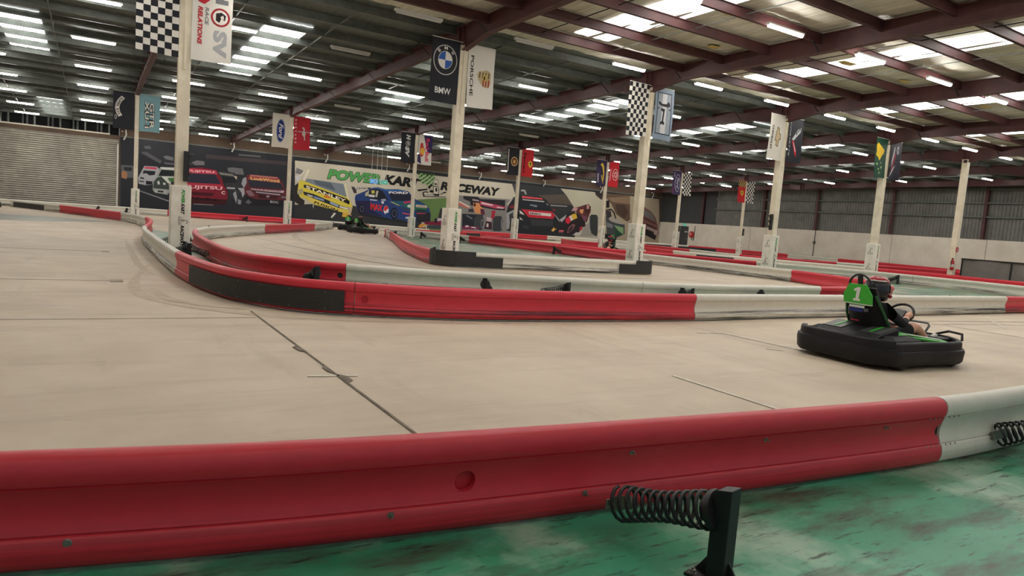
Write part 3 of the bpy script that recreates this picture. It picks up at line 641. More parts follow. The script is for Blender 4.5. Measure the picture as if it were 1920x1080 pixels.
 ('t',(26,27,28),'RACEWAY',(26.54,3.77),(6.27,-0.05),(-0.06,0.78),0.055,0.25),
]),
('printed_kart_emblem', [
 ('p',(60,70,52),[(24.31,5.12),(25.91,5.2),(25.98,4.98),(25.68,4.89),(24.32,4.93)]),
 ('p',(40,84,44),[(24.34,5.07),(24.52,5.14),(24.5,4.99),(24.32,4.94)]),
 ('p',(164,198,140),[(24.39,4.93),(24.56,4.99),(24.55,4.84),(24.37,4.79)]),
 ('p',(72,128,70),[(24.43,4.78),(24.61,4.85),(24.6,4.7),(24.42,4.65)]),
 ('p',(164,198,140),[(24.48,4.64),(24.66,4.7),(24.64,4.55),(24.46,4.5)]),
 ('p',(40,84,44),[(24.53,4.49),(24.7,4.55),(24.69,4.41),(24.51,4.35)]),
 ('p',(164,198,140),[(24.57,4.34),(24.75,4.41),(24.74,4.26),(24.56,4.21)]),
 ('p',(164,198,140),[(24.54,5.04),(24.72,5.11),(24.7,4.96),(24.52,4.91)]),
 ('p',(40,84,44),[(24.58,4.9),(24.76,4.96),(24.75,4.81),(24.57,4.76)]),
 ('p',(164,198,140),[(24.63,4.75),(24.81,4.81),(24.8,4.67),(24.61,4.62)]),
 ('p',(72,128,70),[(24.68,4.61),(24.86,4.67),(24.84,4.52),(24.66,4.47)]),
 ('p',(164,198,140),[(24.72,4.46),(24.9,4.52),(24.89,4.37),(24.71,4.32)]),
 ('p',(40,84,44),[(24.77,4.31),(24.95,4.37),(24.94,4.23),(24.76,4.18)]),
 ('p',(72,128,70),[(24.73,5.01),(24.91,5.08),(24.9,4.93),(24.72,4.88)]),
 ('p',(164,198,140),[(24.78,4.87),(24.96,4.93),(24.95,4.78),(24.77,4.73)]),
 ('p',(40,84,44),[(24.83,4.72),(25.01,4.78),(24.99,4.64),(24.81,4.59)]),
 ('p',(164,198,140),[(24.88,4.57),(25.06,4.64),(25.04,4.49),(24.86,4.44)]),
 ('p',(72,128,70),[(24.92,4.43),(25.1,4.49),(25.09,4.34),(24.91,4.29)]),
 ('p',(164,198,140),[(24.97,4.28),(25.15,4.34),(25.14,4.19),(24.95,4.14)]),
 ('p',(164,198,140),[(24.93,4.98),(25.11,5.05),(25.1,4.9),(24.92,4.85)]),
 ('p',(72,128,70),[(24.98,4.84),(25.16,4.9),(25.15,4.75),(24.97,4.7)]),
 ('p',(164,198,140),[(25.03,4.69),(25.21,4.75),(25.19,4.61),(25.01,4.55)]),
 ('p',(40,84,44),[(25.07,4.54),(25.26,4.61),(25.24,4.46),(25.06,4.41)]),
 ('p',(164,198,140),[(25.12,4.4),(25.3,4.46),(25.29,4.31),(25.11,4.26)]),
 ('p',(72,128,70),[(25.17,4.25),(25.35,4.31),(25.34,4.16),(25.15,4.11)]),
 ('p',(40,84,44),[(25.13,4.95),(25.31,5.02),(25.3,4.87),(25.12,4.82)]),
 ('p',(164,198,140),[(25.18,4.81),(25.36,4.87),(25.35,4.72),(25.16,4.67)]),
 ('p',(72,128,70),[(25.23,4.66),(25.41,4.72),(25.39,4.57),(25.21,4.52)]),
 ('p',(164,198,140),[(25.27,4.51),(25.46,4.57),(25.44,4.43),(25.26,4.38)]),
 ('p',(40,84,44),[(25.32,4.36),(25.5,4.43),(25.49,4.28),(25.31,4.23)]),
 ('p',(164,198,140),[(25.37,4.22),(25.55,4.28),(25.54,4.13),(25.35,4.08)]),
 ('p',(164,198,140),[(25.33,4.96),(25.51,5.02),(25.5,4.87),(25.32,4.82)]),
 ('p',(40,84,44),[(25.38,4.81),(25.56,4.87),(25.55,4.72),(25.36,4.67)]),
 ('p',(164,198,140),[(25.43,4.66),(25.61,4.72),(25.59,4.58),(25.41,4.52)]),
 ('p',(72,128,70),[(25.47,4.51),(25.66,4.58),(25.64,4.43),(25.46,4.38)]),
 ('p',(164,198,140),[(25.52,4.37),(25.7,4.43),(25.69,4.28),(25.51,4.23)]),
 ('p',(40,84,44),[(25.57,4.22),(25.75,4.28),(25.74,4.13),(25.55,4.08)]),
 ('p',(72,128,70),[(25.53,4.96),(25.71,5.02),(25.7,4.87),(25.51,4.82)]),
 ('p',(164,198,140),[(25.58,4.81),(25.76,4.87),(25.74,4.73),(25.56,4.67)]),
 ('p',(40,84,44),[(25.62,4.66),(25.81,4.73),(25.79,4.58),(25.61,4.53)]),
 ('p',(164,198,140),[(25.67,4.52),(25.86,4.58),(25.84,4.43),(25.66,4.38)]),
 ('p',(72,128,70),[(25.72,4.37),(25.9,4.43),(25.89,4.28),(25.7,4.23)]),
 ('p',(164,198,140),[(25.77,4.22),(25.95,4.28),(25.94,4.13),(25.75,4.08)]),
 ('p',(164,198,140),[(25.73,4.96),(25.91,5.03),(25.9,4.88),(25.71,4.83)]),
 ('p',(72,128,70),[(25.78,4.81),(25.96,4.88),(25.94,4.73),(25.76,4.68)]),
 ('p',(164,198,140),[(25.82,4.67),(26.01,4.73),(25.99,4.58),(25.81,4.53)]),
 ('p',(40,84,44),[(25.87,4.52),(26.06,4.58),(26.04,4.43),(25.86,4.38)]),
 ('p',(164,198,140),[(25.92,4.37),(26.1,4.43),(26.09,4.28),(25.9,4.23)]),
 ('p',(72,128,70),[(25.97,4.22),(26.15,4.28),(26.14,4.14),(25.95,4.08)]),
 ('p',(26,26,26),[(26.33,4.39),(26.33,4.28),(26.28,4.18),(26.22,4.1),(26.13,4.05),(26.03,4.04),(25.94,4.07),(25.86,4.14),(25.81,4.23),(25.78,4.34),(25.79,4.45),(25.83,4.56),(25.9,4.64),(25.99,4.68),(26.08,4.69),(26.18,4.66),(26.25,4.6),(26.31,4.5)]),
 ('p',(206,202,188),[(26.3,4.39),(26.29,4.29),(26.25,4.19),(26.2,4.12),(26.12,4.08),(26.04,4.07),(25.96,4.1),(25.89,4.16),(25.84,4.25),(25.82,4.34),(25.83,4.45),(25.86,4.54),(25.92,4.61),(26.0,4.65),(26.08,4.66),(26.16,4.63),(26.23,4.57),(26.27,4.49)]),
 ('p',(26,26,26),[(25.87,4.4),(26.03,4.31),(26.2,4.35),(26.14,4.16),(25.98,4.2)]),
 ('p',(26,26,26),[(25.36,4.02),(25.66,4.19),(25.86,4.09),(25.6,3.97),(25.56,3.78),(25.38,3.82)]),
 ('p',(26,26,26),[(25.81,4.03),(26.33,4.07),(26.45,3.78),(26.39,3.34),(25.89,3.36)]),
 ('p',(206,202,188),[(25.87,3.99),(26.29,4.02),(26.38,3.77),(26.34,3.38),(25.93,3.4)]),
 ('t',(26,26,26),'1',(26.07,3.6),(0.19,0.01),(-0.02,0.32),0.06,0),
 ('p',(26,26,26),[(25.52,3.64),(25.76,3.72),(25.93,3.56),(25.78,3.46),(25.52,3.52)]),
 ('p',(26,26,26),[(24.84,3.38),(24.97,3.5),(25.34,3.54),(25.41,3.41),(25.28,3.42),(25.25,3.47),(25.03,3.44),(24.97,3.31),(25.05,3.2),(25.85,3.3),(25.86,3.24),(24.94,3.06)]),
 ('p',(206,202,188),[(25.05,3.17),(25.82,3.28),(25.83,3.17),(25.06,3.08)]),
 ('p',(26,26,26),[(25.85,3.38),(26.51,3.41),(26.44,3.23),(26.03,3.22)]),
 ('p',(26,26,26),[(26.48,3.38),(26.97,3.62),(26.97,3.55),(26.68,3.39)]),
 ('p',(26,26,26),[(24.93,3.11),(27.14,3.23),(27.14,3.18),(24.94,3.04)]),
 ('p',(26,26,26),[(26.75,3.6),(27.12,3.68),(27.16,3.55),(26.97,3.53)]),
 ('p',(26,26,26),[(24.33,3.62),(25.31,3.79),(25.3,3.67),(24.42,3.47)]),
]),
('printed_open_wheel_car', [
 ('p',(196,104,92),[(28.51,2.86),(29.61,2.41),(29.61,2.33),(28.53,2.57)]),
 ('p',(214,206,196),[(28.5,2.97),(29.66,2.54),(29.61,2.41),(28.51,2.86)]),
 ('p',(50,50,54),[(26.5,1.26),(26.69,2.14),(26.88,2.15),(26.95,1.18)]),
 ('p',(40,38,44),[(28.9,3.44),(30.39,3.51),(30.68,3.32),(32.26,3.39),(33.38,3.43),(33.4,2.82),(33.46,2.46),(32.41,2.44),(29.72,2.66),(29.63,3.0),(28.95,3.18)]),
 ('p',(180,72,98),[(30.63,3.14),(33.43,2.82),(33.45,2.64),(32.4,2.56),(30.72,2.79)]),
 ('p',(222,200,206),[(30.84,3.04),(32.09,2.9),(32.03,2.78),(30.85,2.89)]),
 ('p',(222,200,206),[(32.52,2.75),(33.3,2.69),(33.24,2.61),(32.53,2.63)]),
 ('p',(174,154,164),[(29.87,3.26),(30.55,3.2),(30.56,3.08),(29.89,3.11)]),
 ('p',(40,42,50),[(28.92,1.84),(31.21,1.88),(30.81,1.67),(30.2,0.8),(30.23,0.44),(29.02,0.49)]),
 ('p',(110,112,118),[(29.39,1.75),(30.01,1.5),(29.96,1.38),(29.33,1.66)]),
 ('p',(212,144,92),[(29.97,2.91),(30.57,2.96),(30.8,2.62),(31.16,2.41),(31.27,1.94),(30.24,1.99),(30.08,2.39)]),
 ('p',(26,24,26),[(30.26,2.75),(30.26,2.69),(30.24,2.65),(30.21,2.61),(30.18,2.59),(30.14,2.59),(30.11,2.6),(30.08,2.63),(30.05,2.68),(30.04,2.73),(30.05,2.78),(30.06,2.83),(30.09,2.87),(30.12,2.89),(30.16,2.89),(30.19,2.87),(30.23,2.84),(30.25,2.8)]),
 ('p',(90,44,60),[(30.75,2.44),(31.16,2.41),(31.31,1.89),(30.86,1.91)]),
 ('p',(60,58,64),[(29.55,2.29),(30.01,2.39),(30.11,2.04),(29.5,2.05)]),
 ('p',(166,42,62),[(32.0,2.35),(32.41,2.35),(32.31,1.53),(31.99,1.57)]),
 ('p',(190,174,180),[(31.5,1.72),(32.06,1.64),(32.02,1.27),(31.52,1.36)]),
 ('p',(66,40,50),[(31.46,1.3),(32.09,1.28),(32.15,0.56),(31.31,0.6)]),
 ('p',(200,190,194),[(31.54,1.12),(31.75,1.11),(31.75,0.77),(31.54,0.79)]),
 ('p',(62,66,70),[(30.2,0.8),(30.21,1.51),(30.53,1.8),(31.08,1.81),(31.26,1.22),(31.18,0.56),(30.91,0.43),(30.36,0.57)]),
 ('p',(120,122,124),[(31.22,1.04),(31.22,0.89),(31.21,0.76),(31.18,0.67),(31.13,0.61),(31.08,0.61),(31.03,0.66),(30.98,0.75),(30.94,0.88),(30.92,1.02),(30.92,1.17),(30.93,1.3),(30.96,1.4),(31.01,1.45),(31.06,1.46),(31.11,1.41),(31.16,1.32),(31.2,1.19)]),
 ('p',(50,52,56),[(31.15,1.04),(31.15,0.94),(31.15,0.85),(31.13,0.79),(31.11,0.75),(31.08,0.75),(31.05,0.78),(31.02,0.85),(31.0,0.93),(30.99,1.03),(30.99,1.13),(30.99,1.21),(31.01,1.28),(31.03,1.31),(31.06,1.31),(31.09,1.28),(31.12,1.22),(31.14,1.14)]),
 ('p',(58,62,66),[(32.21,0.68),(32.2,1.65),(32.46,1.88),(33.09,1.89),(33.3,1.48),(33.27,0.56),(33.0,0.46),(32.3,0.45)]),
 ('p',(120,118,122),[(33.28,1.17),(33.29,0.99),(33.29,0.82),(33.28,0.7),(33.25,0.63),(33.21,0.63),(33.18,0.69),(33.14,0.81),(33.11,0.97),(33.09,1.16),(33.08,1.35),(33.08,1.51),(33.1,1.63),(33.12,1.7),(33.16,1.7),(33.19,1.64),(33.23,1.52),(33.26,1.36)]),
 ('p',(124,52,84),[(29.02,0.55),(29.27,0.8),(30.82,0.72),(30.77,0.54),(29.03,0.4)]),
 ('p',(214,200,206),[(29.27,0.73),(29.53,0.82),(29.74,0.71),(29.41,0.61)]),
 ('p',(214,200,206),[(29.94,0.71),(30.42,0.69),(30.43,0.58),(29.95,0.61)]),
 ('p',(124,32,62),[(25.21,0.83),(26.9,1.06),(26.93,0.66),(25.23,0.61)]),
 ('p',(62,68,74),[(25.48,0.57),(26.93,0.66),(26.95,0.31),(25.5,0.28)]),
 ('p',(190,180,186),[(26.44,1.26),(26.88,1.29),(26.9,1.06),(26.4,0.97)]),
 ('p',(40,38,44),[(26.16,1.21),(26.44,1.26),(26.47,0.86),(26.22,0.81)]),
 ('p',(216,154,74),[(24.62,0.4),(24.85,0.64),(25.35,0.67),(25.36,0.56),(24.82,0.3)]),
 ('p',(124,84,74),[(24.63,0.29),(25.37,0.39),(25.38,0.19),(24.64,0.14)]),
]),
('printed_black_red_car', [
 ('p',(84,76,70),[(36.98,4.22),(40.3,4.57),(41.29,3.58),(38.46,3.54)]),
 ('p',(154,152,148),[(38.61,3.4),(40.63,3.44),(40.64,3.35),(38.62,3.29)]),
 ('p',(166,164,158),[(35.04,4.57),(35.51,4.61),(35.75,4.18),(35.55,4.16),(35.39,4.43),(35.05,4.4)]),
 ('p',(40,42,46),[(34.17,3.76),(35.09,4.01),(37.56,4.04),(38.22,3.75),(38.72,2.97),(39.25,2.72),(39.78,1.81),(39.83,0.51),(35.28,0.43),(33.79,0.58),(33.59,2.09),(33.73,2.83)]),
 ('p',(178,174,166),[(33.52,2.98),(33.99,3.63),(34.31,3.77),(33.78,3.0)]),
 ('p',(120,40,50),[(33.91,2.95),(34.44,3.05),(34.46,2.74),(33.9,2.73)]),
 ('p',(154,154,156),[(33.58,2.2),(34.41,2.6),(34.52,2.15),(34.09,1.67),(34.04,0.76),(33.78,0.69)]),
 ('p',(58,60,64),[(33.92,2.11),(34.36,2.37),(34.35,1.8),(34.05,1.44)]),
 ('p',(34,40,48),[(35.2,3.51),(37.96,3.55),(38.67,2.85),(35.13,2.82)]),
 ('p',(206,78,84),[(35.22,3.99),(37.57,3.96),(37.65,3.82),(35.24,3.79)]),
 ('p',(196,196,198),[(35.29,3.68),(37.82,3.69),(37.83,3.6),(35.29,3.6)]),
 ('p',(186,46,62),[(35.27,2.72),(38.82,2.75),(39.29,2.37),(39.03,2.03),(36.36,1.99),(36.09,2.03)]),
 ('p',(218,208,204),[(36.11,2.55),(38.77,2.54),(38.76,2.27),(36.2,2.27)]),
 ('t',(34,30,34),'SISSO',(36.24,2.3),(1.35,0.0),(-0.02,0.19),0.04,0),
 ('p',(206,206,200),[(35.01,2.64),(35.37,2.44),(35.66,2.17),(35.11,2.31)]),
 ('p',(206,206,200),[(35.14,1.97),(35.57,1.65),(35.16,1.74)]),
 ('p',(56,58,62),[(36.38,1.82),(39.05,1.88),(39.11,1.3),(36.58,1.2)]),
 ('p',(60,62,66),[(35.55,1.14),(36.3,1.16),(36.19,0.89),(35.64,0.91)]),
 ('p',(222,174,94),[(38.93,0.88),(39.25,1.25),(39.56,1.09),(39.16,0.77)]),
 ('p',(30,30,30),[(39.47,1.17),(39.47,1.14),(39.45,1.1),(39.43,1.08),(39.4,1.06),(39.36,1.06),(39.33,1.07),(39.3,1.1),(39.28,1.13),(39.27,1.16),(39.27,1.2),(39.29,1.23),(39.31,1.26),(39.34,1.27),(39.38,1.27),(39.41,1.26),(39.44,1.24),(39.46,1.21)]),
 ('p',(114,124,134),[(36.18,3.27),(37.01,3.25),(37.03,3.02),(36.19,3.13)]),
 ('p',(130,132,136),[(38.0,3.5),(38.32,3.47),(38.34,3.27)]),
 ('p',(124,42,52),[(38.86,3.04),(39.37,2.96),(38.96,2.76)]),
 ('p',(160,160,160),[(38.97,2.7),(39.75,2.05),(39.89,1.76),(39.69,1.93)]),
]),
('printed_motorbike', [
 ('p',(44,38,42),[(39.92,1.82),(40.72,2.59),(41.36,2.87),(42.19,2.81),(43.01,2.26),(43.16,1.55),(42.64,1.39),(42.39,0.9),(41.97,0.63),(40.86,0.51),(39.87,0.93),(39.79,1.7)]),
 ('p',(178,172,176),[(39.83,1.99),(40.65,2.58),(40.54,2.22),(40.14,1.78)]),
 ('p',(94,50,54),[(41.38,3.35),(42.12,3.47),(43.0,3.77),(43.55,3.63),(43.68,3.16),(43.44,2.54),(43.27,1.92),(42.2,2.69),(41.64,3.01)]),
 ('p',(190,150,150),[(41.46,3.36),(41.98,3.39),(41.87,3.03),(41.2,2.98)]),
 ('p',(70,40,40),[(42.85,3.7),(43.3,3.83),(43.63,3.58),(43.61,3.09),(43.26,2.77),(42.84,3.1)]),
 ('p',(190,140,130),[(43.08,3.72),(43.38,3.74),(43.42,3.38),(43.12,3.3)]),
 ('p',(218,154,98),[(42.23,3.17),(42.75,3.27),(42.65,2.78),(42.33,2.88)]),
 ('p',(214,174,62),[(41.24,2.62),(41.82,2.78),(42.02,2.32),(41.51,2.11)]),
 ('p',(204,42,66),[(40.55,2.1),(40.96,2.43),(41.24,1.91),(40.97,1.65),(40.66,1.75)]),
 ('p',(214,204,198),[(40.96,2.43),(41.24,2.56),(41.51,2.11),(41.27,1.97)]),
 ('p',(124,84,88),[(40.87,0.75),(41.0,1.3),(41.48,1.68),(41.86,1.65),(41.68,1.22),(41.06,0.7)]),
 ('p',(50,44,48),[(41.02,0.82),(41.16,1.25),(41.57,1.54),(41.53,1.21),(41.13,0.82)]),
 ('p',(114,74,94),[(42.5,2.71),(43.21,2.52),(43.11,1.97),(42.79,2.19)]),
 ('p',(194,192,194),[(41.6,0.55),(42.02,0.88),(42.7,0.85),(42.42,0.63)]),
 ('p',(184,94,108),[(39.86,0.99),(40.44,1.02),(40.47,0.79),(39.88,0.75)]),
 ('p',(170,50,70),[(42.35,1.32),(42.7,1.58),(42.81,1.28),(42.53,1.03)]),
]),
('printed_dragster', [
 ('p',(152,148,140),[(43.06,1.72),(44.62,2.31),(44.81,0.6),(42.59,0.48)]),
 ('p',(98,80,66),[(44.0,5.12),(44.94,5.08),(48.71,5.22),(49.03,2.6),(48.64,2.39),(47.09,3.04),(46.33,4.03),(45.62,4.59),(44.86,4.41),(44.11,4.83)]),
 ('p',(132,110,88),[(45.62,4.65),(48.73,5.1),(48.83,4.23),(46.46,4.29)]),
 ('p',(76,60,52),[(46.8,4.07),(48.09,4.17),(48.67,3.46),(48.27,2.68),(47.22,3.23)]),
 ('p',(50,46,44),[(44.0,5.12),(45.09,5.1),(44.86,4.41),(44.19,4.84)]),
 ('p',(150,150,150),[(43.51,2.24),(43.62,2.61),(43.72,2.74),(43.85,0.86),(43.6,1.39)]),
 ('p',(56,60,62),[(43.58,2.61),(43.79,2.8),(44.49,2.82),(44.67,2.56),(44.81,0.97),(44.66,0.59),(44.0,0.87),(43.75,1.4)]),
 ('p',(70,74,78),[(45.68,2.75),(47.15,2.48),(48.35,2.05),(48.47,1.05),(47.37,0.61),(46.07,0.67),(45.82,2.14)]),
 ('p',(120,124,130),[(45.9,2.15),(46.73,1.95),(46.77,1.58),(45.96,1.66)]),
 ('p',(166,160,154),[(45.66,2.87),(47.47,2.5),(48.26,2.05),(47.27,2.11),(46.36,2.3)]),
 ('p',(124,164,118),[(46.89,1.9),(48.22,1.73),(48.31,0.98),(47.61,1.32)]),
 ('p',(40,80,60),[(47.01,1.6),(47.62,1.26),(48.15,0.91),(47.18,0.79)]),
 ('p',(28,28,30),[(45.65,3.0),(45.68,3.43),(46.3,3.6),(46.82,3.26),(47.14,2.6),(46.98,2.59),(46.66,3.19),(46.31,3.45),(45.85,3.35),(45.81,2.95)]),
 ('p',(60,56,60),[(45.7,3.25),(46.24,3.41),(46.47,2.81),(46.02,2.53),(45.75,2.76)]),
 ('p',(28,28,28),[(45.57,4.34),(45.96,4.44),(46.08,3.71),(45.66,3.61)]),
 ('p',(35,36,38),[(45.8,0.97),(47.35,0.74),(47.4,0.37),(45.85,0.47)]),
 ('p',(90,150,84),[(47.14,0.67),(47.13,0.58),(47.09,0.5),(47.01,0.44),(46.92,0.41),(46.81,0.4),(46.71,0.43),(46.62,0.48),(46.56,0.55),(46.53,0.63),(46.54,0.72),(46.59,0.8),(46.66,0.86),(46.76,0.89),(46.86,0.9),(46.96,0.87),(47.05,0.82),(47.11,0.75)]),
]),
('printed_rally_car', [
 ('p',(124,88,83),[(50.36,4.09),(50.86,4.13),(51.95,3.7),(52.64,3.1),(53.1,2.29),(53.3,1.39),(52.87,0.64),(51.14,1.26),(50.59,2.2)]),
 ('p',(114,114,110),[(50.73,3.87),(52.06,3.51),(52.71,2.59),(50.89,3.24)]),
 ('p',(44,40,42),[(51.15,1.84),(53.05,1.31),(52.87,0.64),(51.15,1.2)]),
 ('p',(160,150,148),[(51.47,2.06),(52.63,1.8),(52.66,1.55),(51.5,1.8)]),
 ('p',(176,156,154),[(52.64,1.74),(53.17,1.71),(53.12,1.11),(52.61,1.28)]),
 ('p',(92,62,62),[(50.64,3.16),(52.8,2.53),(52.74,2.33),(50.77,2.85)]),
 ('p',(60,40,42),[(51.43,2.38),(52.96,1.95),(52.89,1.82),(51.45,2.19)]),
]),
]
mural = obj('racing_mural', MB().box(1.72, 53.2, YM-.06, YM, 0, 5.3), mat('mural_vinyl', L3(60, 60, 64), .6))
tag(mural, 'long printed vinyl mural of race cars with green POWERKART RACEWAY title', 'mural')
mb = MB(); mb.box(1.7, 53.25, YM-.09, YM, 5.28, 5.36); obj('mural_rail', mb, GALV, mural)
for nm, ents in MURAL:
    P = Pr()
    for en in ents:
        if en[0] == 'p': P.poly(en[2], en[1])
        else: P.text(en[2], en[3], en[4], en[5], en[1], en[6], en[7])
    base = .061 if nm == 'mural_background' else .075
    P.build(nm, lambda a, b, l, base=base: (a, YM-base-.0006*l, max(b, .02)), mural)

# ================================================================== LIGHTS
def ordn(n): return ['first', 'second', 'third', 'fourth', 'fifth', 'sixth', 'seventh', 'eighth', 'ninth', 'tenth', 'eleventh', 'twelfth', 'thirteenth', 'fourteenth', 'fifteenth', 'sixteenth', 'seventeenth', 'eighteenth'][n]
ROWS = [54.3, 49.4, 44.2, 39.1, 33.8, 28.1, 22.5, 17.0, 11.3, 5.7, 0.1, -5.5]
LX = [X0+DX*(.25+.5*k) for k in range(-3, 14)]
me_h = MB().prism([(-.055, .065), (-.055, .03), (-.03, 0), (.03, 0), (.055, .03), (.055, .065)], -.66, .66, 'x'); me_h = me_h.mesh('light_housing'); fixn(me_h); me_h.materials.append(HOUSING)
def tube_mesh(nm, m):
    mb = MB(); mb.prism([(.05*math.cos(a), -.002+.05*math.sin(a)*.9) for a in (PI+PI*i/8 for i in range(9))], -.62, .62, 'x'); me = mb.mesh(nm); fixn(me); smooth(me); me.materials.append(m); return me
me_on, me_off = tube_mesh('light_tube', TUBE), tube_mesh('light_tube_off', DEADTUBE)
DEAD = {(7, 4), (7, 5), (4, 5), (3, 8), (4, 8), (6, 4), (0, 9), (5, 13)}
for ri, y in enumerate(ROWS):
    seen = 0
    for ci, x in enumerate(LX):
        if y < 8 and (x < -6 or x > 32): continue
        dead = (ri, ci) in DEAD; z = zb(y)+(.27 if y > YA else .165); grp = 'ceiling tube lights'
        if in_view((x, y, z)):
            lab = ('unlit white' if dead else 'lit white') + ' ceiling tube light, %s from left in view, %s row from mural wall' % (ordn(seen), ordn(ri)); seen += 1
        else: lab = 'white ceiling tube light outside the picture'; grp = 'ceiling tube lights out of view'
        t_ = thing('tube_light', lab, 'light', (x, y, z), 0, grp)
        link('light_housing', me_h, t_); link('light_tube', me_off if dead else me_on, t_)

# ================================================================== COLUMNS AND THEIR PADS
def kart_sketch(P, fn_u, fn_v, s, col=(44, 44, 44)):
    """little line drawing of a kart and driver, as on the pads"""
    def ln(a, b, w_=.018):
        a, b = Vector(a), Vector(b); d = (b-a).normalized(); n = Vector((-d.y, d.x))*w_/2
        P.same([[(fn_u+s*q.x, fn_v+s*q.y) for q in (a-n, b-n, b+n, a+n)]], col)
    def ring(cx, cy, rr, w_=.018, n=10):
        for i in range(n):
            a, b = 2*PI*i/n, 2*PI*(i+1)/n; ln((cx+rr*math.cos(a), cy+rr*math.sin(a)), (cx+rr*math.cos(b), cy+rr*math.sin(b)), w_)
    for i in range(3):
        for j in range(2):
            if (i+j) % 2 == 0: ln((-.05+i*.11, .42+j*.1), (.04+i*.11, .46+j*.1), .07)
    ring(-.02, .24, .09); ln((-.06, .24), (.06, .2), .05); ln((-.12, .1), (.1, .12)); ln((-.12, .1), (-.14, -.08)); ln((.1, .12), (.13, -.06)); ln((-.02, .1), (0, -.06), .05)
    ln((-.32, -.1), (.34, -.1)); ln((-.36, .02), (-.2, -.02)); ln((.2, .0), (.36, .03)); ring(-.28, -.14, .08); ring(.28, -.14, .08); ln((-.2, -.2), (.2, -.2), .03); ln((.34, -.1), (.4, -.2), .03); ln((-.3, .1), (-.22, .16))
def make_column(row, i, label, pad_text=True, sketches=True, has_pad=True):
    y = YA if row == 'A' else YB; x = X0+i*DX; hz = zb(y); h = .13 if row == 'A' else .085; pw = .215 if row == 'A' else .175
    c = thing('support_column', label, 'column', (x, y, 0), 0, 'roof support columns')
    mb = MB(); tf = .016 if row == 'A' else .012                        # I-section
    mb.box(-h, h, -h, -h+tf, 0, hz-.09); mb.box(-h, h, h-tf, h, 0, hz-.09); mb.box(-.006, .006, -h+tf, h-tf, 0, hz-.09); mb.box(-h*1.15, h*1.15, -h*1.15, h*1.15, hz-.1, hz-.08); mb.box(-h*1.3, h*1.3, -h*1.3, h*1.3, 0, .025)
    obj('shaft', mb, CREAM, c)
    for s in (-1, 1):
        mb = MB(); mb.box(s*(h-.02)-.006, s*(h-.02)+.006, -h+tf, h-tf, 0, hz-.42); obj('cover_plate', mb, CREAM, c)
    if row == 'A' and has_pad:
        mb = MB(); mb.box(-.02, .02, -h-.03, -h, hz-2.0, hz-.05); obj('flag_bracket', mb, CREAM, c)
    if not has_pad: return c
    zt, z0 = (1.67, .18) if row == 'A' else (1.64, .1)
    if row == 'B' and i == 2: zt = 1.27
    pd = obj('crash_pad', MB().box(-pw, pw, -pw, pw, z0, zt), PAD, c, bevel=.022)
    ht = zt-z0
    if pad_text:                                                       # lettering runs down the front face
        P = Pr(); sz = .078 if row == 'A' else .062; u0_ = .0
        # surface coordinates: a = across (x), b = height z; text reads downwards
        top = zt-.06*ht
        P.text('POWER', (u0_, top), (0, -.21*ht), (sz, 0), (60, 150, 70), .05, .25)
        P.text('KART', (u0_, top-.22*ht), (0, -.17*ht), (sz, 0), (24, 24, 24), .05, .25)
        P.text('RACEWAY', (u0_, top-.56*ht), (0, -.34*ht), (sz, 0), (24, 24, 24), .05, .25)
        P2 = Pr(); kart_sketch(P2, 0, 0, .30*ht/1.5)
        o1 = P.build('pad_lettering', lambda a, b, l: (a, -pw-.004-.0003*l, b), pd)
        o2 = P2.build('pad_drawing', lambda a, b, l: (b*.9+.01, -pw-.004-.0003*(l % 5), top-.485*ht-a*.9), pd)
    if sketches:
        P = Pr()
        for zz in (zt-.27*ht, zt-.74*ht): kart_sketch(P, 0, zz, .36*ht/1.5*(1 if row == 'A' else .9))
        P.build('pad_drawing', lambda a, b, l: (-pw-.004-.0003*(l % 5), -a, b), pd)
    return c
colA = ['cream steel column with padded base between chequered and white racing flags', 'cream steel column carrying the BMW and PORSCHE flags', 'cream steel column carrying chequered flag and grey striped flag',
        'cream steel column carrying CHEVROLET flag and black winged flag', 'cream steel column behind the green kart seat, green and gold flag', 'bare cream steel column with fire extinguisher at its foot']
colB = ['slim cream column carrying the SUPER ROO and GTR XU-1 flags', 'slim cream column carrying the Ford oval and red horse flags', 'slim cream column carrying the black HSV and Red Bull flags',
        'slim cream column carrying the black crest and red Ferrari flags', 'slim cream column carrying navy yellow flag and red Toyota flag', 'slim cream column carrying purple Ford and chequered flags', 'slim cream column carrying red crest flag and chequered flag, farthest right']
colsA = [make_column('A', i, colA[i], True, i > 0, i < 5) for i in range(6)]
colsB = [make_column('B', i, colB[i], True, i > 1, True) for i in range(7)]

